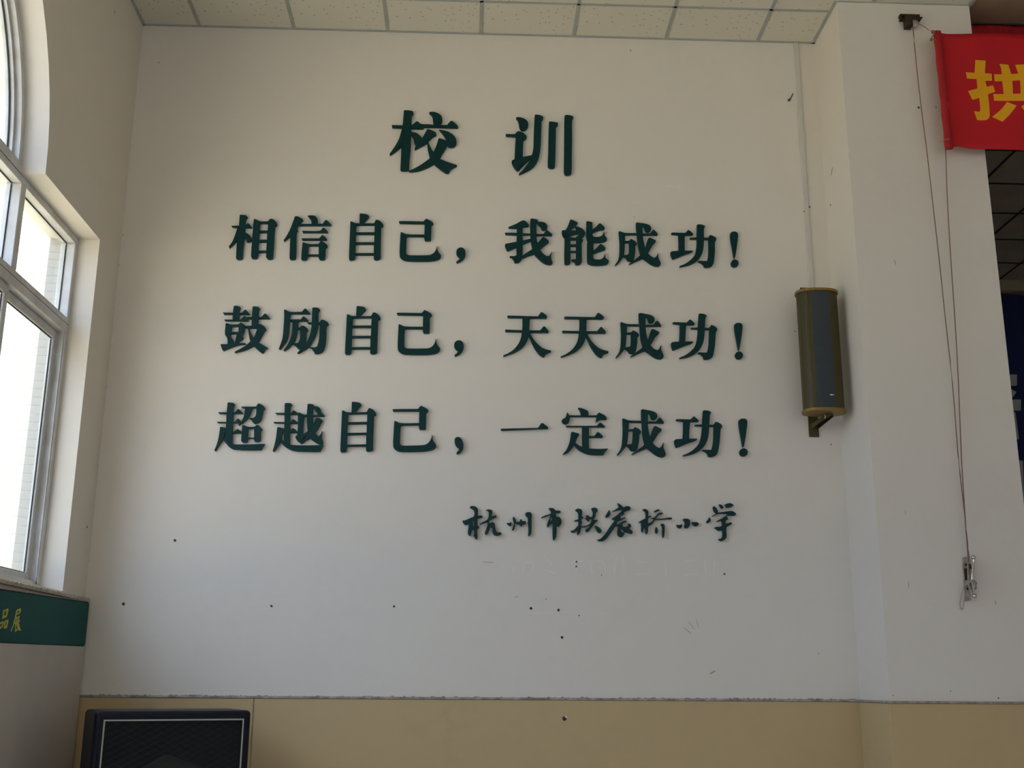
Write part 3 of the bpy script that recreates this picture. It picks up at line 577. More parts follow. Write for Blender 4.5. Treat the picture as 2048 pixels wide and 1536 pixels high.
obj('ceiling_grid', bars, 'tbar', cl); obj('stage_ceiling_grid', sbars, 'darkgap', cl)
ang = B(); box(ang, 0, PX0, -.016, 0, H - .006, H + .004); box(ang, 0, .018, -3.4, 0, H - .006, H + .004)
box(ang, PX0 - .02, PX0, WY, -.001, H - .006, H + .004); box(ang, PX0 - .02, PX1, WY - .008, WY, H - .005, H + .004)
obj('wall_angle', ang, 'tbar', cl)
# ceiling strip coloured brown between the hall ceiling and the stage
sf = thing('trim_4', kind='structure')
obj('ceiling_strip', box(B(), PX1 + .012, RX, -3.42, -.285, H - .003, H + .011), 'mid_brown', sf)
obj('edge_strip', box(B(), PX1 - .006, PX1 + .012, -3.42, -.47, H - .012, H + .008), 'tbar', sf)
obj('curtain_rail', box(B(), PX1 + .02, RX, -.296, -.287, H - .012, H - .004), 'darkgap', sf)
# ---------------------------------------------------------------- stage behind the pilaster
st = thing('wall_stage', kind='structure')
obj('back_face', box(B(), 4.2, RX, 4.3, 4.5, -.1, H + .1), 'beige', st)
obj('left_face', box(B(), 4.2, 4.4, .24, 4.3, -.1, H + .1), 'beige', st)
obj('right_face', box(B(), RX, RX + .3, 0, 4.5, -.1, H + .1), 'beige', st)
zt = at(2020, 592, 1, 4.25).z
obj('moulding', box(B(), 4.4, RX, 4.26, 4.3, at(2020, 581, 1, 4.26).z - .025, at(2020, 581, 1, 4.26).z, .004, 1), 'mid_brown', st)
tag(obj('stage_floor', box(B(), PX1, RX, -.3, 4.3, -.1, .8), 'mid_brown'), kind='structure')
# blue backdrop cloth
bm = B(); nx = 120; z0, z1 = .82, zt; rows = []
for k in range(nx + 1):
    x = 4.45 + k * (RX - 4.6) / nx; y = 4.2 + .008 * math.sin(x * 14) + .004 * math.sin(x * 31)
    rows.append([bm.verts.new((x, y, z0)), bm.verts.new((x, y, z1)), bm.verts.new((x, y + .006, z1)), bm.verts.new((x, y + .006, z0))])
for k in range(nx):
    for q in range(4): bm.faces.new((rows[k][q], rows[k + 1][q], rows[k + 1][(q + 1) % 4], rows[k][(q + 1) % 4]))
tag(obj('backdrop_cloth', bm, 'blue', smooth=False), 'dark blue backdrop cloth on the stage rear wall behind the pilaster', 'curtain')
# pieces of the pale characters on the backdrop (one group of strokes, cut off by the pilaster in the photograph)
def flat(pts, name, m, parent=None, ax=1, val=4.2, off=-.03, th=.02, smooth=False, label=None):
    P = [at(u, v, ax, val + off) for u, v in pts]
    return obj(name, plate(B(), [[(p.x, p.z) for p in P]], [], lambda a, b: Vector((a, val + off, b)), (0, th, 0), smooth=smooth), m, parent, label=label)
bl = thing('backdrop_character', 'upper pale foam character on the dark blue stage backdrop', 'letter', (7.5, 4.17, 4.1))
def pc(pts, par): 
    o = flat(pts, 'stroke', 'grey_letter'); o.parent = par; o.matrix_parent_inverse = Matrix.Translation(-Vector(par.location))
pc([(1985, 749), (2034, 749), (2034, 771), (1985, 771)], bl); pc([(1990, 772), (2024, 779), (2033, 784), (2027, 793), (1995, 800)], bl)
pc([(1990, 799), (2042, 799), (2042, 821), (1990, 821)], bl); pc([(2020, 826), (2031, 824), (2038, 878), (2024, 880)], bl)
bl2 = thing('backdrop_character', 'lower pale foam character on the blue backdrop, at the pilaster edge', 'letter', (7.5, 4.17, 3.4), 
            )
pc([(2000, 921), (2046, 921), (2049, 1010), (2010, 1010)], bl2)

# ---------------------------------------------------------------- window in the left wall
def quad_frame(bm, y0, y1, z0, z1, w, x0, x1):
    box(bm, x0, x1, y0, y1, z1 - w, z1, .003, 1); box(bm, x0, x1, y0, y1, z0, z0 + w, .003, 1)
    box(bm, x0, x1, y0, y0 + w, z0 + w, z1 - w, .003, 1); box(bm, x0, x1, y1 - w, y1, z0 + w, z1 - w, .003, 1); return bm
def ring(bm, yc, r0, r1, x0, x1, n=40):
    P = []
    for k in range(n + 1):
        t = math.pi * k / n; c, s = math.cos(t), math.sin(t)
        P.append([bm.verts.new((x, yc + r * c, ARC_Z + r * s)) for x, r in ((x0, r0), (x0, r1), (x1, r1), (x1, r0))])
    for k in range(n):
        for q in range(4): bm.faces.new((P[k][q], P[k + 1][q], P[k + 1][(q + 1) % 4], P[k][(q + 1) % 4]))
    bm.faces.new(P[0]); bm.faces.new(P[-1]); return bm
def window(idx, X, yc, sgn):
    """tall window: sliding sashes, fixed lights, arched light above. sgn +1: room lies towards +x"""
    w = thing('window_%d' % idx, kind='structure', loc=(X, yc, 0)); S = lambda a, b: (min(a * sgn, b * sgn), max(a * sgn, b * sgn))
    def put(name, bm, m, par=w, kind=None): return obj(name, bm, m, par, kind=kind)
    xa, xb = S(-.12, -.20); h = HALF; zt_, zm = ARC_Z, 3.19
    put('frame', quad_frame(B(), -h, h, SILL - .01, zt_, .04, xa, xb), 'alu')
    put('transom', box(B(), xa, xb, -h + .04, h - .04, 3.15, 3.235, .003, 1), 'alu')
    put('seam', box(B(), *S(-.1195, -.125), -h + .01, h - .01, 3.198, 3.201), 'darkgap')
    mul = [h - .81, h - .81 - .87, -h + .81 + .87, -h + .81]
    for m_ in mul: put('mullion', box(B(), xa, xb, m_ - .03, m_ + .03, 3.235, zt_ - .04, .003, 1), 'alu')
    ed = [h - .04] + [m for m in mul for m in (m,)] + [-h + .04]
    for k in range(5):
        a = ed[k] - (.03 if k else 0); b = ed[k + 1] + (.03 if k < 4 else 0)
        put('gasket', quad_frame(B(), b, a, 3.235, zt_ - .04, .007, *S(-.168, -.174)), 'gasket')
        put('pane', box(B(), *S(-.169, -.173), b, a, 3.235, zt_ - .04), 'glass')
    # sliding sashes in two tracks
    sw = [h - .045, h - .82, 0.44, -0.44, -h + .82, -h + .045]
    for k in range(5):
        a, b = sw[k] + (.02 if k else 0), sw[k + 1] - (.02 if k < 4 else 0); t = S(-.135, -.160) if k % 2 else S(-.163, -.188)
        s = put('sash', quad_frame(B(), b, a, SILL + .035, 3.148, .048, *t), 'alu')
        c = (t[0] + t[1]) / 2
        g = put('gasket', quad_frame(B(), b + .048, a - .048, SILL + .083, 3.10, .007, c - .003, c + .003), 'gasket', s)
        put('pane', box(B(), c - .002, c + .002, b + .05, a - .05, SILL + .085, 3.098), 'glass', s)
    tr = B(); box(tr, *S(-.127, -.131), -h + .04, h - .04, SILL + .03, SILL + .045); box(tr, *S(-.160, -.163), -h + .04, h - .04, SILL + .03, SILL + .05)
    box(tr, *S(-.127, -.131), h - .05, h - .04, SILL + .03, 3.15); box(tr, *S(-.160, -.163), h - .052, h - .04, SILL + .03, 3.15)
    put('track', tr, 'alu')
    # arched light
    fr = ring(B(), 0, ARC_R - .045, ARC_R, xa, xb); box(fr, *S(-.1185, -.2015), -ARC_R + .001, ARC_R - .001, zt_ - .001, zt_ + .05); put('arch_frame', fr, 'alu')
    put('arch_bead', ring(B(), 0, ARC_R - .065, ARC_R - .045, *S(-.15, -.19)), 'alu')
    put('gasket', ring(B(), 0, ARC_R - .073, ARC_R - .064, *S(-.168, -.174)), 'gasket')
    put('seam', box(B(), *S(-.1195, -.123), -ARC_R, ARC_R, zt_ - .004, zt_), 'darkgap')
    for s_ in (-.42, .42):
        put('arch_mullion', box(B(), xa, xb, s_ - .025, s_ + .025, zt_ + .05, zt_ + math.sqrt((ARC_R - .05) ** 2 - s_ * s_), .003, 1), 'alu')
    pn = plate(B(), [[(y, z) for y, z in [( (ARC_R - .06) * math.cos(math.pi * k / 32), ARC_Z + (ARC_R - .06) * math.sin(math.pi * k / 32)) for k in range(33)]]], [], lambda y, z: Vector((-.170 * sgn, y, z)), (-.004 * sgn, 0, 0), smooth=False)
    put('arch_pane', pn, 'glass')
    # inner reveal plaster edge strip (painted corner)
    return w
for k, y in enumerate(WIN_Y): window(k + 1, 0, y, 1)
for k, y in enumerate(WIN_YR): window(k + 4, RX, y, -1)

# ---------------------------------------------------------------- outside: tiled wing wall, ground, bamboo
ww = thing('wing_wall', 'cream tiled outside wall seen through the left window', 'wall', (-4.0, -.33, -.4))
def wput(name, bm, m, kind=None):
    o = obj(name, bm, m, kind=kind); o.parent = ww; o.matrix_parent_inverse = Matrix.Translation(-Vector(ww.location)); return o
wput('masonry', box(B(), -8, -.281, -.325, .2, -.4, 4.9), 'outerwall')
wput('coping', box(B(), -8, -.281, -.345, .22, 4.9, 4.98, .005, 1), 'mortar')
t0 = None
for i in range(7):
    for j in range(42):
        x = -.281 - .1 * i; z = 1.755 + .0473 * j
        if t0 is None:
            t0 = obj('tile', box(B(), -.0972, -.0002, -.0022, 0, .0004, .0464, .0006, 1), 'outertile'); o = t0
        else: o = t0.copy(); COL.objects.link(o)
        o.parent = ww; o.location = Vector((x, -.3255, z)) - Vector(ww.location)
# tiles on the outer jamb of the window opening
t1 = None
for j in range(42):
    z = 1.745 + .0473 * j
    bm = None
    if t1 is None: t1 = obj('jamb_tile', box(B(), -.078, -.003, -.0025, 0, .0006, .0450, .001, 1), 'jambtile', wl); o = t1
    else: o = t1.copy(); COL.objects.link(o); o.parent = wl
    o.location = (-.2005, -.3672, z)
tag(obj('ground_outside', box(B(), -60, -.28, -60, 30, -.6, -.4), 'ground'), kind='structure')
tag(obj('ground_outside_right', box(B(), RX + .3, 60, -60, 30, -.6, -.4), 'ground'), kind='structure')
bb = thing('bamboo_clump', 'dark green bamboo outside the window, low in its left corner', 'plant', (-.75, -.62, -.4))
bm = B(); lf = B()
for k in range(7):
    x, y = random.uniform(-.3, .22), random.uniform(-.14, .14); h = random.uniform(2.25, 2.5)
    top = Vector((x + random.uniform(-.1, .1), y + random.uniform(-.05, .05), h)); tube(bm, [(x, y, 0), ((x + top.x) / 2, (y + top.y) / 2, h * .5), top], .006, 5)
    for q in range(34):
        t = random.uniform(.35, 1); p = Vector((x, y, 0)).lerp(top, t); a = random.uniform(0, 6.28); L = random.uniform(.07, .13)
        d = Vector((math.cos(a), math.sin(a), random.uniform(-.8, .1))).normalized() * L; n = d.cross(Vector((0, 0, 1))).normalized() * .008
        m_ = p + d * .4; v = [lf.verts.new(p), lf.verts.new(m_ + n), lf.verts.new(p + d), lf.verts.new(m_ - n), lf.verts.new(m_ + Vector((0, 0, .003)))]
        for a_, b_ in ((0, 1), (1, 2), (2, 3), (3, 0)): lf.faces.new((v[a_], v[b_], v[4]))
obj('stem', bm, 'stem', bb); obj('foliage', lf, 'leaf', bb, kind='stuff')

# ---------------------------------------------------------------- the raised characters
LET = thing_list = []
YF = -.020
def letter(key, name, label, group):
    pos, neg = GLY[key]
    conv = lambda q: [(lambda p: (p.x, p.z))(at(u, v, 1, YF)) for u, v in q]
    P = [conv(q) for q in pos]; N = [conv(q) for q in neg]
    o = obj(name, plate(B(), P, N, lambda a, b: Vector((a, YF, b)), (0, .0185, 0)), 'letter', recenter=True)
    tag(o, label, 'letter', group); return o
TOP = 'large title characters'; R1 = 'characters of the first motto line'; R2 = 'characters of the second motto line'; R3 = 'characters of the third motto line'; SG = 'handwritten signature characters'
letter('xiao', 'wall_character', 'large dark green title character 校, left of the two at the top', TOP)
letter('xun', 'wall_character', 'large dark green title character 训, right of the two at the top', TOP)
ORD = ['leftmost', 'second from left', 'third from left', 'fourth from left', 'fifth from left', 'sixth from left', 'seventh from left', 'eighth from left', 'ninth from left', 'rightmost']
rows = [(R1, 'first', ['xiang', 'xin', 'zi', 'ji', 'comma', 'wo', 'neng', 'cheng', 'gong', 'bang'], '相信自己，我能成功！'),
        (R2, 'second', ['gu', 'li', 'zi2', 'ji2', 'comma2', 'tian', 'tian2', 'cheng2', 'gong2', 'bang2'], '鼓励自己，天天成功！'),
        (R3, 'third', ['chao', 'yue', 'zi3', 'ji3', 'comma3', 'yi', 'ding', 'cheng3', 'gong3', 'bang3'], '超越自己，一定成功！')]
for grp, nm, keys, chars in rows:
    for i, (k, c) in enumerate(zip(keys, chars)):
        if c == '，': letter(k, 'wall_comma', 'dark green raised comma in the middle of the %s motto line' % nm, grp)
        elif c == '！': letter(k, 'wall_exclamation_mark', 'dark green raised exclamation mark ending the %s motto line' % nm, grp)
        elif k == 'tian': letter(k, 'wall_character', 'dark green character 天 right after the comma in the second motto line', grp)
        elif k == 'tian2': letter(k, 'wall_character', 'dark green character 天 second after the comma in the second motto line', grp)
        else: letter(k, 'wall_character', 'dark green raised character %s, %s in the %s motto line' % (c, ORD[i], nm), grp)
for i, (k, c) in enumerate(zip(['hang', 'zhou', 'shi', 'gongs', 'chen', 'qiao', 'xiaos', 'xue'], '杭州市拱宸桥小学')):
    letter(k, 'signature_character', 'small green brush-style character %s, %s in the signature line' % (c, ORD[i] if i < 7 else 'rightmost'), SG)

# ---------------------------------------------------------------- cable trunking above the column loudspeaker
tr = B(); box(tr, 4.201, 4.229, -.012, -.0002, 3.60, H - .006, .002, 1)
tag(obj('cable_trunking', tr, 'trunk'), 'thin white cable trunking running from ceiling down to the column loudspeaker', 'trunking')
# ---------------------------------------------------------------- column loudspeaker
cs = Vector((4.176, -.205, 2.80)); zb, ztp = 2.812, 3.527; hw, hd = .1175, .085
t = thing('column_loudspeaker', 'olive column loudspeaker with dark grille hanging in the corner by the pilaster', 'loudspeaker', cs)
def ell(a, kx=1.0, ky=1.0):
    c, s = math.cos(a), math.sin(a); e = .82
    return Vector((math.copysign(abs(c) ** e, c) * hw * kx, math.copysign(abs(s) ** e, s) * hd * ky, 0))
def shell(bm, a0, a1, z0, z1, k, n=48, closed=False, thick=.004):
    R = []
    for i in range(n + (0 if closed else 1)):
        a = a0 + (a1 - a0) * i / n; o_ = ell(a, k, k); i_ = ell(a, k - thick / .1, k - thick / .1)
        R.append([bm.verts.new(o_ + Vector((0, 0, z0))), bm.verts.new(o_ + Vector((0, 0, z1))), bm.verts.new(i_ + Vector((0, 0, z1))), bm.verts.new(i_ + Vector((0, 0, z0)))])
    m = len(R)
    for i in range(m if closed else m - 1):
        for q in range(4): bm.faces.new((R[i][q], R[(i + 1) % m][q], R[(i + 1) % m][(q + 1) % 4], R[i][(q + 1) % 4]))
    if not closed: bm.faces.new(R[0]); bm.faces.new(R[-1])
    return bm
z0, z1 = zb - cs.z, ztp - cs.z
obj('cabinet', shell(B(), 0, 2 * math.pi, z0, z1, 1.0, 56, True), 'olive', t, smooth=False)
fa = -math.pi / 2
obj('grille', shell(B(), fa - .42, fa + .34, z0 + .002, z1 - .002, 1.02, 24, False, .006), 'slate', t)
ribs = B()
for a in (fa - .95, fa - .62, fa + .78, fa + 1.05): 
    p = ell(a, 1.0, 1.0); tube(ribs, [p + Vector((0, 0, z0)), p + Vector((0, 0, z1))], .0018, 6)
obj('rib', ribs, 'olive', t)
for (za, zc) in ((z0 - .012, z0 + .004), (z1 - .004, z1 + .012)):
    cp = B(); n = 96; lo = [cp.verts.new(ell(2 * math.pi * i / n, 1.05 + (.012 if i % 2 else 0), 1.06 + (.012 if i % 2 else 0)) + Vector((0, 0, za))) for i in range(n)]
    hi = [cp.verts.new(v.co + Vector((0, 0, zc - za))) for v in lo]
    for i in range(n): cp.faces.new((lo[i], lo[(i + 1) % n], hi[(i + 1) % n], hi[i]))
    cp.faces.new(lo); cp.faces.new(hi); obj('end_cap', cp, 'brass', t)
bg_ = B(); ball(bg_, (0, 0, 0), .5, 16, .030, .006, .009); o = obj('badge', bg_, 'silver', t, smooth=True)
o.location = ell(fa + .16, 1.03, 1.03) + Vector((0, 0, z0 + .078))
bk = thing('bracket'); bk.parent = t
def bput(n, bm, m='olive'): return obj(n, bm, m, bk)
bx = 4.172 - cs.x; by = -cs.y
bput('wall_bar', box(B(), bx - .03, bx + .03, by - .012, by - .001, 2.703 - cs.z, 3.640 - cs.z, .004, 2))
arm = B(); q0 = Vector((bx + .0, by - .01, z0 - .035)); q1 = Vector((.028, -.02, z0 - .018))
d = (q1 - q0).normalized(); n_ = Vector((-d.y, d.x, 0)).normalized() * .018
for sgn in (1,):
    vs = [arm.verts.new(p) for p in (q0 - n_, q0 + n_, q1 + n_, q1 - n_)]; v2 = [arm.verts.new(v.co + Vector((0, 0, -.007))) for v in vs]
    arm.faces.new(vs); arm.faces.new(v2[::-1])
    for i in range(4): arm.faces.new((vs[i], vs[(i + 1) % 4], v2[(i + 1) % 4], v2[i]))
for off in (-n_, n_):
    a, b = q0 + off, q1 + off; vs = [arm.verts.new(p) for p in (a, b, b + Vector((0, 0, -.018)), a + Vector((0, 0, -.03)))]; v2 = [arm.verts.new(v.co + off * .15) for v in vs]
    arm.faces.new(vs); arm.faces.new(v2[::-1])
    for i in range(4): arm.faces.new((vs[i], vs[(i + 1) % 4], v2[(i + 1) % 4], v2[i]))
bput('arm', arm)
a2 = B(); box(a2, bx - .018, bx + .018, -.02, by - .01, z1 + .014, z1 + .022, .002, 1); bput('arm', a2)
sc = B(); tube(sc, [q1 + Vector((-.03, .0, -.028)), q1 + Vector((-.03, 0, .008))], .003, 8); bput('bolt', sc, 'silver'); sc = B(); tube(sc, [q0.lerp(q1, .35) + Vector((0, 0, -.002)), q0.lerp(q1, .35) + Vector((0, 0, .012))], .006, 8); bput('bolt', sc, 'silver')

# ---------------------------------------------------------------- floor loudspeaker in the lower left corner
TH = math.radians(24); pf = at(190, 1428, 1, -.85); W_, DP = .745, .42; ZT = 1.142
P0 = thing('stage_loudspeaker', 'large black loudspeaker with mesh front standing in the left corner', 'loudspeaker', (pf.x, -.85, -.1), rotz=TH)
hh = ZT + .1
cb = B(); box(cb, 0, W_, 0, DP, 0, hh, .028, 5); obj('cabinet', cb, 'cab', P0, smooth=False)
lip = B(); bw = .046; iw = .024
for (x0, x1, a, b) in ((iw, W_ - iw, hh - bw, hh - iw), (iw, W_ - iw, iw, bw), (iw, bw, bw, hh - bw), (W_ - bw, W_ - iw, bw, hh - bw)):
    box(lip, x0, x1, -.016, .001, a, b)
obj('front_rim', lip, 'rim', P0)
ti = B()
for (x0, x1, a, b) in ((bw - .002, W_ - bw + .002, hh - bw - .001, hh - bw + .006), (bw - .002, W_ - bw + .002, bw - .006, bw), (bw - .006, bw + .001, bw, hh - bw + .006), (W_ - bw - .001, W_ - bw + .006, bw, hh - bw + .006)):
    box(ti, x0, x1, -.0185, -.0155, a, b)
obj('trim_line', ti, 'trim', P0, label='thin pale line around the mesh front')
bk_ = B(); box(bk_, bw, W_ - bw, -.002, .001, bw, hh - bw); obj('baffle', bk_, 'cabin', P0)
ho = B(); cx = W_ * .47
pts = [(cx - .30, .45), (cx - .30, hh - .37), (cx - .02, hh - .205), (cx + .01, hh - .205), (cx + .32, hh - .33), (cx + .32, .45)]
f1 = [ho.verts.new((x, -.002, z)) for x, z in pts]; f2 = [ho.verts.new((cx + (x - cx) * .93, -.007, .45 + (z - .45) * .97)) for x, z in pts]
for i in range(6): ho.faces.new((f1[i], f1[(i + 1) % 6], f2[(i + 1) % 6], f2[i]))
ho.faces.new(f2); obj('horn', ho, 'horn', P0)
me = B(); st_ = .030
def seg(a, b):
    a, b = Vector(a), Vector(b); d = (b - a).normalized(); n = Vector((-d.z, 0, d.x)) * .0007
    v = [me.verts.new(p) for p in (a - n, b - n, b + n, a + n)]; q = [me.verts.new(v_.co + Vector((0, .0012, 0))) for v_ in v]
    me.faces.new(v); me.faces.new((v[0], v[1], q[1], q[0])); me.faces.new((v[3], v[2], q[2], q[3]))
X0, X1, Z0, Z1_ = bw, W_ - bw, hh - .75, hh - bw
k = -60
while k < 80:
    for s in (1, -1):
        # line z = c + s*.5*x
        c = Z0 + k * st_ * .5 * 1.0; ptsl = []
        xa, xb = X0, X1
        za, zb_ = c + s * .5 * (xa - X0), c + s * .5 * (xb - X0)
        def clipz(x0, z0, x1, z1):
            if max(z0, z1) < Z0 or min(z0, z1) > Z1_: return None
            t0, t1 = 0, 1
            dz = z1 - z0
            for lim, low in ((Z0, True), (Z1_, False)):
                tt = (lim - z0) / dz
                if (low and dz > 0) or (not low and dz < 0): t0 = max(t0, tt)
                else: t1 = min(t1, tt)
            if t0 >= t1: return None
            return (x0 + (x1 - x0) * t0, z0 + dz * t0, x0 + (x1 - x0) * t1, z0 + dz * t1)
        r = clipz(xa, za, xb, zb_)
        if r: seg((r[0], -.0125 if s > 0 else -.0113, r[1]), (r[2], -.0125 if s > 0 else -.0113, r[3]))
    k += 2
obj('mesh_front', me, 'mesh', P0, kind='stuff')

# ---------------------------------------------------------------- display board on the left wall
db = thing('display_board', 'green-headed grey display board on the left wall below the window', 'board', (.03, -1.5, 1.3))
yr = at(176, 1240, 0, .048).y
tilt = (at(174.5, 1203, 0, .048).z - at(0, 1177.5, 0, .048).z) / (at(174.5, 1203, 0, .048).y - at(0, 1177.5, 0, .048).y)
tilt2 = (at(172.5, 1293, 0, .048).z - at(0, 1285.6, 0, .048).z) / (at(172.5, 1293, 0, .048).y - at(0, 1285.6, 0, .048).y)
zr, zg = at(174.5, 1203, 0, .048).z, at(172.5, 1293, 0, .048).z
def slab(za, zb, x0, x1, name, m, ta, tb, L=3.4, bev=.006):
    bm = B(); y0 = yr - L; c = []
    for x in (x0, x1):
        for y in (y0, yr): c += [(x, y, za + ta * (y - yr)), (x, y, zb + tb * (y - yr))]
    v = [bm.verts.new(p) for p in c]
    for f in ((0, 1, 3, 2), (4, 5, 7, 6), (0, 1, 5, 4), (2, 3, 7, 6), (0, 2, 6, 4), (1, 3, 7, 5)): bm.faces.new([v[i] for i in f])
    bmesh.ops.bevel(bm, geom=list(bm.edges), offset=bev, segments=2, affect='EDGES')
    o = obj(name, bm, m); o.parent = db; o.matrix_parent_inverse = Matrix.Translation(-Vector(db.location)); return o
slab(zr, zg, .004, .048, 'header_panel', 'board_green', tilt, tilt2)
slab(zg - .0005, .15, .004, .044, 'lower_panel', 'board_grey', tilt2, 0, bev=.002)
slab(zr + .0005, zr + .0045, .002, .046, 'top_edge', 'sill', tilt, tilt, bev=.001)
for key in ('pin', 'zhan'):
    pos, neg = GLY[key]; cv = lambda q: [(lambda p: (p.y, p.z))(at(u, v, 0, .0495)) for u, v in q]
    o = obj('board_character', plate(B(), [cv(q) for q in pos], [cv(q) for q in neg], lambda y, z: Vector((.0495, y, z)), (-.0013, 0, 0), smooth=False), 'yellow'); o.parent = db; o.matrix_parent_inverse = Matrix.Translation(-Vector(db.location))
    o['label'] = 'yellow character %s' % {'pin': '品', 'zhan': '展'}[key]

# ---------------------------------------------------------------- red banner, curtain, hoisting gear
BY = WY - .12
bx0, bzt, bzb = 4.862, at(1900, 64, 1, BY).z, at(1935, 297, 1, BY).z
def cloth(x, z):
    q = (z - bzb) / (bzt - bzb); s = x - bx0
    return BY + .012 * math.sin(s * 5.2 + 1.1 * q) * (.4 + .6 * q) + .006 * math.sin(s * 13 - q * 6) + .007 * math.sin(s * 7 + (1 - q) * 16) * math.exp(-abs(s) / .45) - .02 * math.exp(-(s / .05) ** 2)
def zbot(s): return bzb + .012 * math.exp(-((s - .09) / .05) ** 2) - .012 * math.exp(-(s / .035) ** 2) - .004 * s
def ztop(s): return bzt - .012 * s + .003 * math.sin(s * 7)
bn = thing('banner', 'bright red cloth banner with a golden character 拱 hanging before the stage', 'banner', (bx0, BY, bzb))
def bnp(o): o.parent = bn; o.matrix_parent_inverse = Matrix.Translation(-Vector(bn.location)); return o
bm = B(); NX, NZ = 150, 22; G = []
for i in range(NX + 1):
    s = 5.0 * (i / NX) ** 1.35; x = bx0 + .045 + s; col = []
    for j in range(NZ + 1):
        z = zbot(s + .045) + (ztop(s) - zbot(s + .045)) * j / NZ; col.append((bm.verts.new((x, cloth(x, z), z)), bm.verts.new((x, cloth(x, z) + .0025, z))))
    G.append(col)
for i in range(NX):
    for j in range(NZ):
        bm.faces.new((G[i][j][0], G[i + 1][j][0], G[i + 1][j + 1][0], G[i][j + 1][0])); bm.faces.new((G[i][j][1], G[i][j + 1][1], G[i + 1][j + 1][1], G[i + 1][j][1]))
    bm.faces.new((G[i][0][0], G[i][0][1], G[i + 1][0][1], G[i + 1][0][0])); bm.faces.new((G[i][NZ][0], G[i + 1][NZ][0], G[i + 1][NZ][1], G[i][NZ][1]))
bnp(obj('cloth', bm, 'red', smooth=True))
bm = B(); rings = []
for j in range(NZ + 1):
    z = zbot(0) + (ztop(0) - .006 - zbot(0)) * j / NZ; c = Vector((bx0 + .022, BY - .012, z)); a = .024 + .002 * math.sin(j * 1.3); b = .013
    rings.append([bm.verts.new(c + Vector((math.cos(2 * math.pi * k / 12) * a, math.sin(2 * math.pi * k / 12) * b, 0))) for k in range(12)])
for j in range(NZ):
    for k in range(12): bm.faces.new((rings[j][k], rings[j][(k + 1) % 12], rings[j + 1][(k + 1) % 12], rings[j + 1][k]))
bm.faces.new(rings[0]); bm.faces.new(rings[-1]); bnp(obj('hem', bm, 'redhem', smooth=True))
pos, neg = GLY['banner']; cv = lambda q: [(lambda p: (p.x, p.z))(at(u, v, 1, BY)) for u, v in q]
P = [cv(q) for q in pos]; ex = []
xs = [p[0] for q in P for p in q]; zs = [p[1] for q in P for p in q]
gx = min(xs)
while gx < max(xs):
    gz = min(zs)
    while gz < max(zs): ex.append((gx + .0031, gz + .0017)); gz += .03
    gx += .025
o = bnp(obj('banner_character', plate(B(), P, [], lambda a, b: Vector((a, cloth(a, b) - .0022, b)), (0, .0018, 0), extra=ex), 'gold')); o['label'] = 'golden character 拱'
st1 = B(); c = at(1863, 62, 1, BY - .02)
tube(st1, spline([at(1862, 62, 1, BY - .03), at(1868, 63, 1, BY - .04), at(1867, 70, 1, BY - .045), at(1864, 74, 1, BY - .03), at(1862, 80, 1, BY - .03)]), .004, 6)
ball(st1, at(1866, 64, 1, BY - .03), .012, 8); ball(st1, at(1863, 79, 1, BY - .035), .009, 8, 1.2)
tube(st1, spline([at(1864, 79, 1, BY - .03), at(1869, 78, 1, BY - .035), at(1874, 82, 1, BY - .025)]), .002, 5)
bnp(obj('tie_knot', st1, 'rope'))
st2 = B(); tube(st2, spline([at(1878, 284, 1, BY + .0), at(1886, 281, 1, BY - .02), at(1893, 279, 1, BY - .032), at(1899, 278, 1, BY - .03)]), .0016, 5); bnp(obj('tie_string', st2, 'palerope'))
# dark red pelmet curtain behind the banner
bm = B(); R = []; n = 420
for i in range(n + 1):
    x = PX1 + .02 + i * (RX - PX1 - .1) / n; y = -.262 + .010 * math.sin(x * 24) + .006 * math.sin(x * 57)
    R.append([bm.verts.new((x, y, 4.50)), bm.verts.new((x, y, H + .008)), bm.verts.new((x, y + .005, H + .008)), bm.verts.new((x, y + .005, 4.50))])
for i in range(n):
    for q in range(4): bm.faces.new((R[i][q], R[i + 1][q], R[i + 1][(q + 1) % 4], R[i][(q + 1) % 4]))
tag(obj('pelmet_curtain', bm, 'darkred', smooth=False), 'dark red pelmet curtain hanging behind the red banner', 'curtain')
# pulley bracket
pl = at(1822, 40, 1, WY); pu = thing('pulley_block', 'rusty pulley bracket fixed high on the pilaster', 'pulley', (pl.x, WY, pl.z))
A_ = lambda u, v, y=-.03: at(u, v, 1, WY + y) - Vector(pu.location)
def pbox(u0, v0, u1, v1, ya, yb, name, m='rust', bev=.002):
    a, b = A_(u0, v1, ya), A_(u1, v0, ya); obj(name, box(B(), a.x, b.x, yb, ya, a.z, b.z, bev, 1), m, pu)
pbox(1801, 29, 1804, 39, -.03, -.012, 'side_plate'); pbox(1801, 38, 1813, 40, -.03, -.012, 'lower_strip'); pbox(1801, 29, 1839, 31, -.035, -.001, 'top_plate')
pbox(1812, 31, 1836, 41, -.05, -.01, 'housing'); pbox(1814, 40, 1825, 50, -.06, -.01, 'sheave_cheek'); pbox(1825, 39, 1835, 45, -.05, -.01, 'sheave_cheek')
o = B(); a = A_(1830, 47, -.05); ball(o, a, .024, 14, 1, .5, 1); obj('sheave', o, 'plate', pu)
o = B(); tri = [A_(1836, 33, -.05), A_(1846, 34, -.05), A_(1840, 41, -.05), A_(1835, 39, -.05)]; f = [o.verts.new(p) for p in tri]; g = [o.verts.new(p + Vector((0, .048, 0))) for p in tri]
o.faces.new(f); o.faces.new(g[::-1])
for i in range(4): o.faces.new((f[i], f[(i + 1) % 4], g[(i + 1) % 4], g[i]))
obj('end_lug', o, 'rust', pu)
o = B(); pb = A_(1808, 35, -.02); box(o, pb.x - .014, pb.x + .014, -.004, -.001, pb.z - .012, pb.z + .012); obj('paint_patch', o, 'residue', pu)
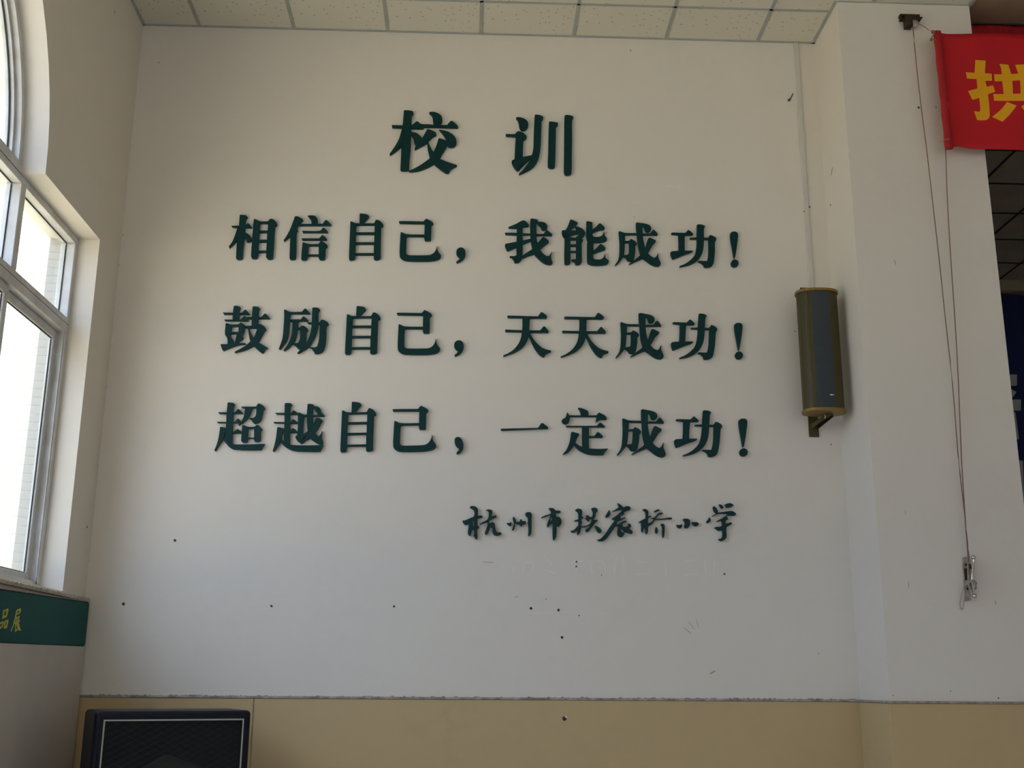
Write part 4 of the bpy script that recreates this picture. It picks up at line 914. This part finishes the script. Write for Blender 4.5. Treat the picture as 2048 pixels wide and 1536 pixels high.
# halyard ropes
ya = WY - .045
r1 = [(1826, 48), (1826, 56), (1831, 110), (1838, 178), (1845, 235), (1854, 305), (1863, 384), (1880, 534), (1891, 641), (1905, 768), (1916, 908), (1928, 1018), (1936, 1113), (1938, 1150)]
r2 = [(1835, 46), (1848, 53), (1859, 61)]
r3 = [(1890, 285), (1892, 318), (1894, 384), (1902, 524), (1910, 641), (1917, 768), (1923, 918), (1931, 1043), (1937, 1105), (1940, 1150)]
hy = thing('hoisting_rope', 'thin brown hoisting rope running from pulley down the pilaster to the cleat', 'rope', (at(1905, 768, 1, ya).x, ya, 3.0))
def hput(name, pts, y, r=.0024, m='rope'):
    P = spline([at(u, v, 1, (y(i) if callable(y) else y)) for i, (u, v) in enumerate(pts)], 3); o = obj(name, tube(B(), P, r, 6), m); o.parent = hy; o.matrix_parent_inverse = Matrix.Translation(-Vector(hy.location))
hput('rope_run', r1, ya, .0028); hput('rope_run', r2, lambda i: [ya, BY, BY - .03][i] + 0, .0022); hput('rope_run', r3, ya + .01, .0028)
# cleat with its rope
cl0 = at(1935, 1158, 1, WY); ct = thing('rope_cleat', 'small weathered cleat plate with steel rod on the pilaster', 'cleat', (cl0.x, WY, cl0.z))
C_ = lambda u, v, y: at(u, v, 1, WY + y) - Vector(ct.location)
def cplate(pts, y0, th, name, m):
    P = [C_(u, v, y0) for u, v in pts]; obj(name, plate(B(), [[(p.x, p.z) for p in P]], [], lambda a, b: Vector((a, y0, b)), (0, th, 0), smooth=False), m, ct)
cplate([(1926, 1115), (1934, 1113), (1936, 1150), (1942, 1200), (1932, 1202), (1928, 1160)], -.012, .011, 'back_plate', 'plate')
cplate([(1928, 1137), (1934, 1136), (1937, 1142), (1937, 1160), (1930, 1160)], -.0135, .001, 'dark_recess', 'rust')
cplate([(1934, 1175), (1940, 1175), (1940, 1180), (1934, 1180)], -.0135, .001, 'dark_slot', 'rust')
cplate([(1930, 1127), (1935, 1127), (1935, 1132), (1930, 1132)], -.0135, .001, 'dark_slot', 'rust')
cplate([(1938, 1128), (1942, 1128), (1942, 1137), (1939, 1137)], -.04, .001, 'dark_slot', 'rust')
cplate([(1937, 1120), (1941, 1120), (1943, 1165), (1941, 1180), (1938, 1165)], -.038, .02, 'web', 'palerope')
rod = B(); P = [C_(1947, 1115, -.05), C_(1947, 1125, -.05), C_(1945, 1140, -.055), C_(1944, 1160, -.06), C_(1946, 1178, -.055), C_(1949, 1192, -.05)]
tube(rod, spline(P), .0062, 10); ball(rod, P[0], .012, 14); ball(rod, P[-1], .012, 14); obj('steel_rod', rod, 'steel', ct, smooth=True)
o = B(); tube(o, [C_(1942, 1160, -.01), C_(1944, 1160, -.058)], .006, 8); obj('standoff', o, 'rust', ct); o = B(); tube(o, [C_(1941, 1135, -.01), C_(1945, 1140, -.055)], .005, 8); obj('standoff', o, 'rust', ct)
rp = thing('belayed_rope_end', 'pale rope wound round the cleat with a hanging loop', 'rope', (cl0.x, WY - .07, cl0.z))
R_ = lambda u, v, y: at(u, v, 1, WY + y) - Vector(rp.location)
o = B(); tube(o, spline([R_(1930, 1164, -.02), R_(1936, 1168, -.06), R_(1942, 1162, -.075), R_(1949, 1165, -.075), R_(1952, 1174, -.06), R_(1950, 1178, -.03)]), .0042, 7)
tube(o, spline([R_(1931, 1170, -.03), R_(1937, 1166, -.07), R_(1944, 1160, -.08), R_(1950, 1162, -.07), R_(1953, 1168, -.04)]), .0042, 7)
tube(o, spline([R_(1934, 1162, -.03), R_(1938, 1170, -.08), R_(1943, 1178, -.05)]), .004, 7); obj('winding', o, 'palerope', rp)
o = B(); tube(o, spline([R_(1932, 1170, -.04), R_(1927, 1176, -.05), R_(1922, 1195, -.03), R_(1920, 1208, -.02), R_(1922, 1217, -.02), R_(1926, 1217, -.02), R_(1928, 1205, -.02), R_(1929, 1190, -.03), R_(1931, 1175, -.05)]), .0026, 7); obj('loop', o, 'palerope', rp)
# bent nail in the wall at upper right, hook on the pilaster side
nl = at(1578, 200, 1, -.006); t = thing('bent_nail', 'small black bent nail in the plaster at upper right', 'nail', nl)
o = B(); ball(o, (0, 0, 0), .009, 8, 1, .6, 1); tube(o, spline([Vector((0, 0, 0)), at(1582, 195, 1, -.012) - nl, at(1586, 187, 1, -.014) - nl]), .0035, 6); obj('shank', o, 'darkgap', t)
hk = at(1662, 350, 0, PX0 - .004)
if -.45 < hk.y < -.02:
    t = thing('wire_hook', 'tiny thin wire hook on the pilaster side face', 'hook', hk); o = B(); tube(o, spline([Vector((0, 0, 0)), Vector((-.004, -.03, .01)), Vector((-.004, -.045, .03))]), .002, 5); obj('wire', o, 'ledge', t)
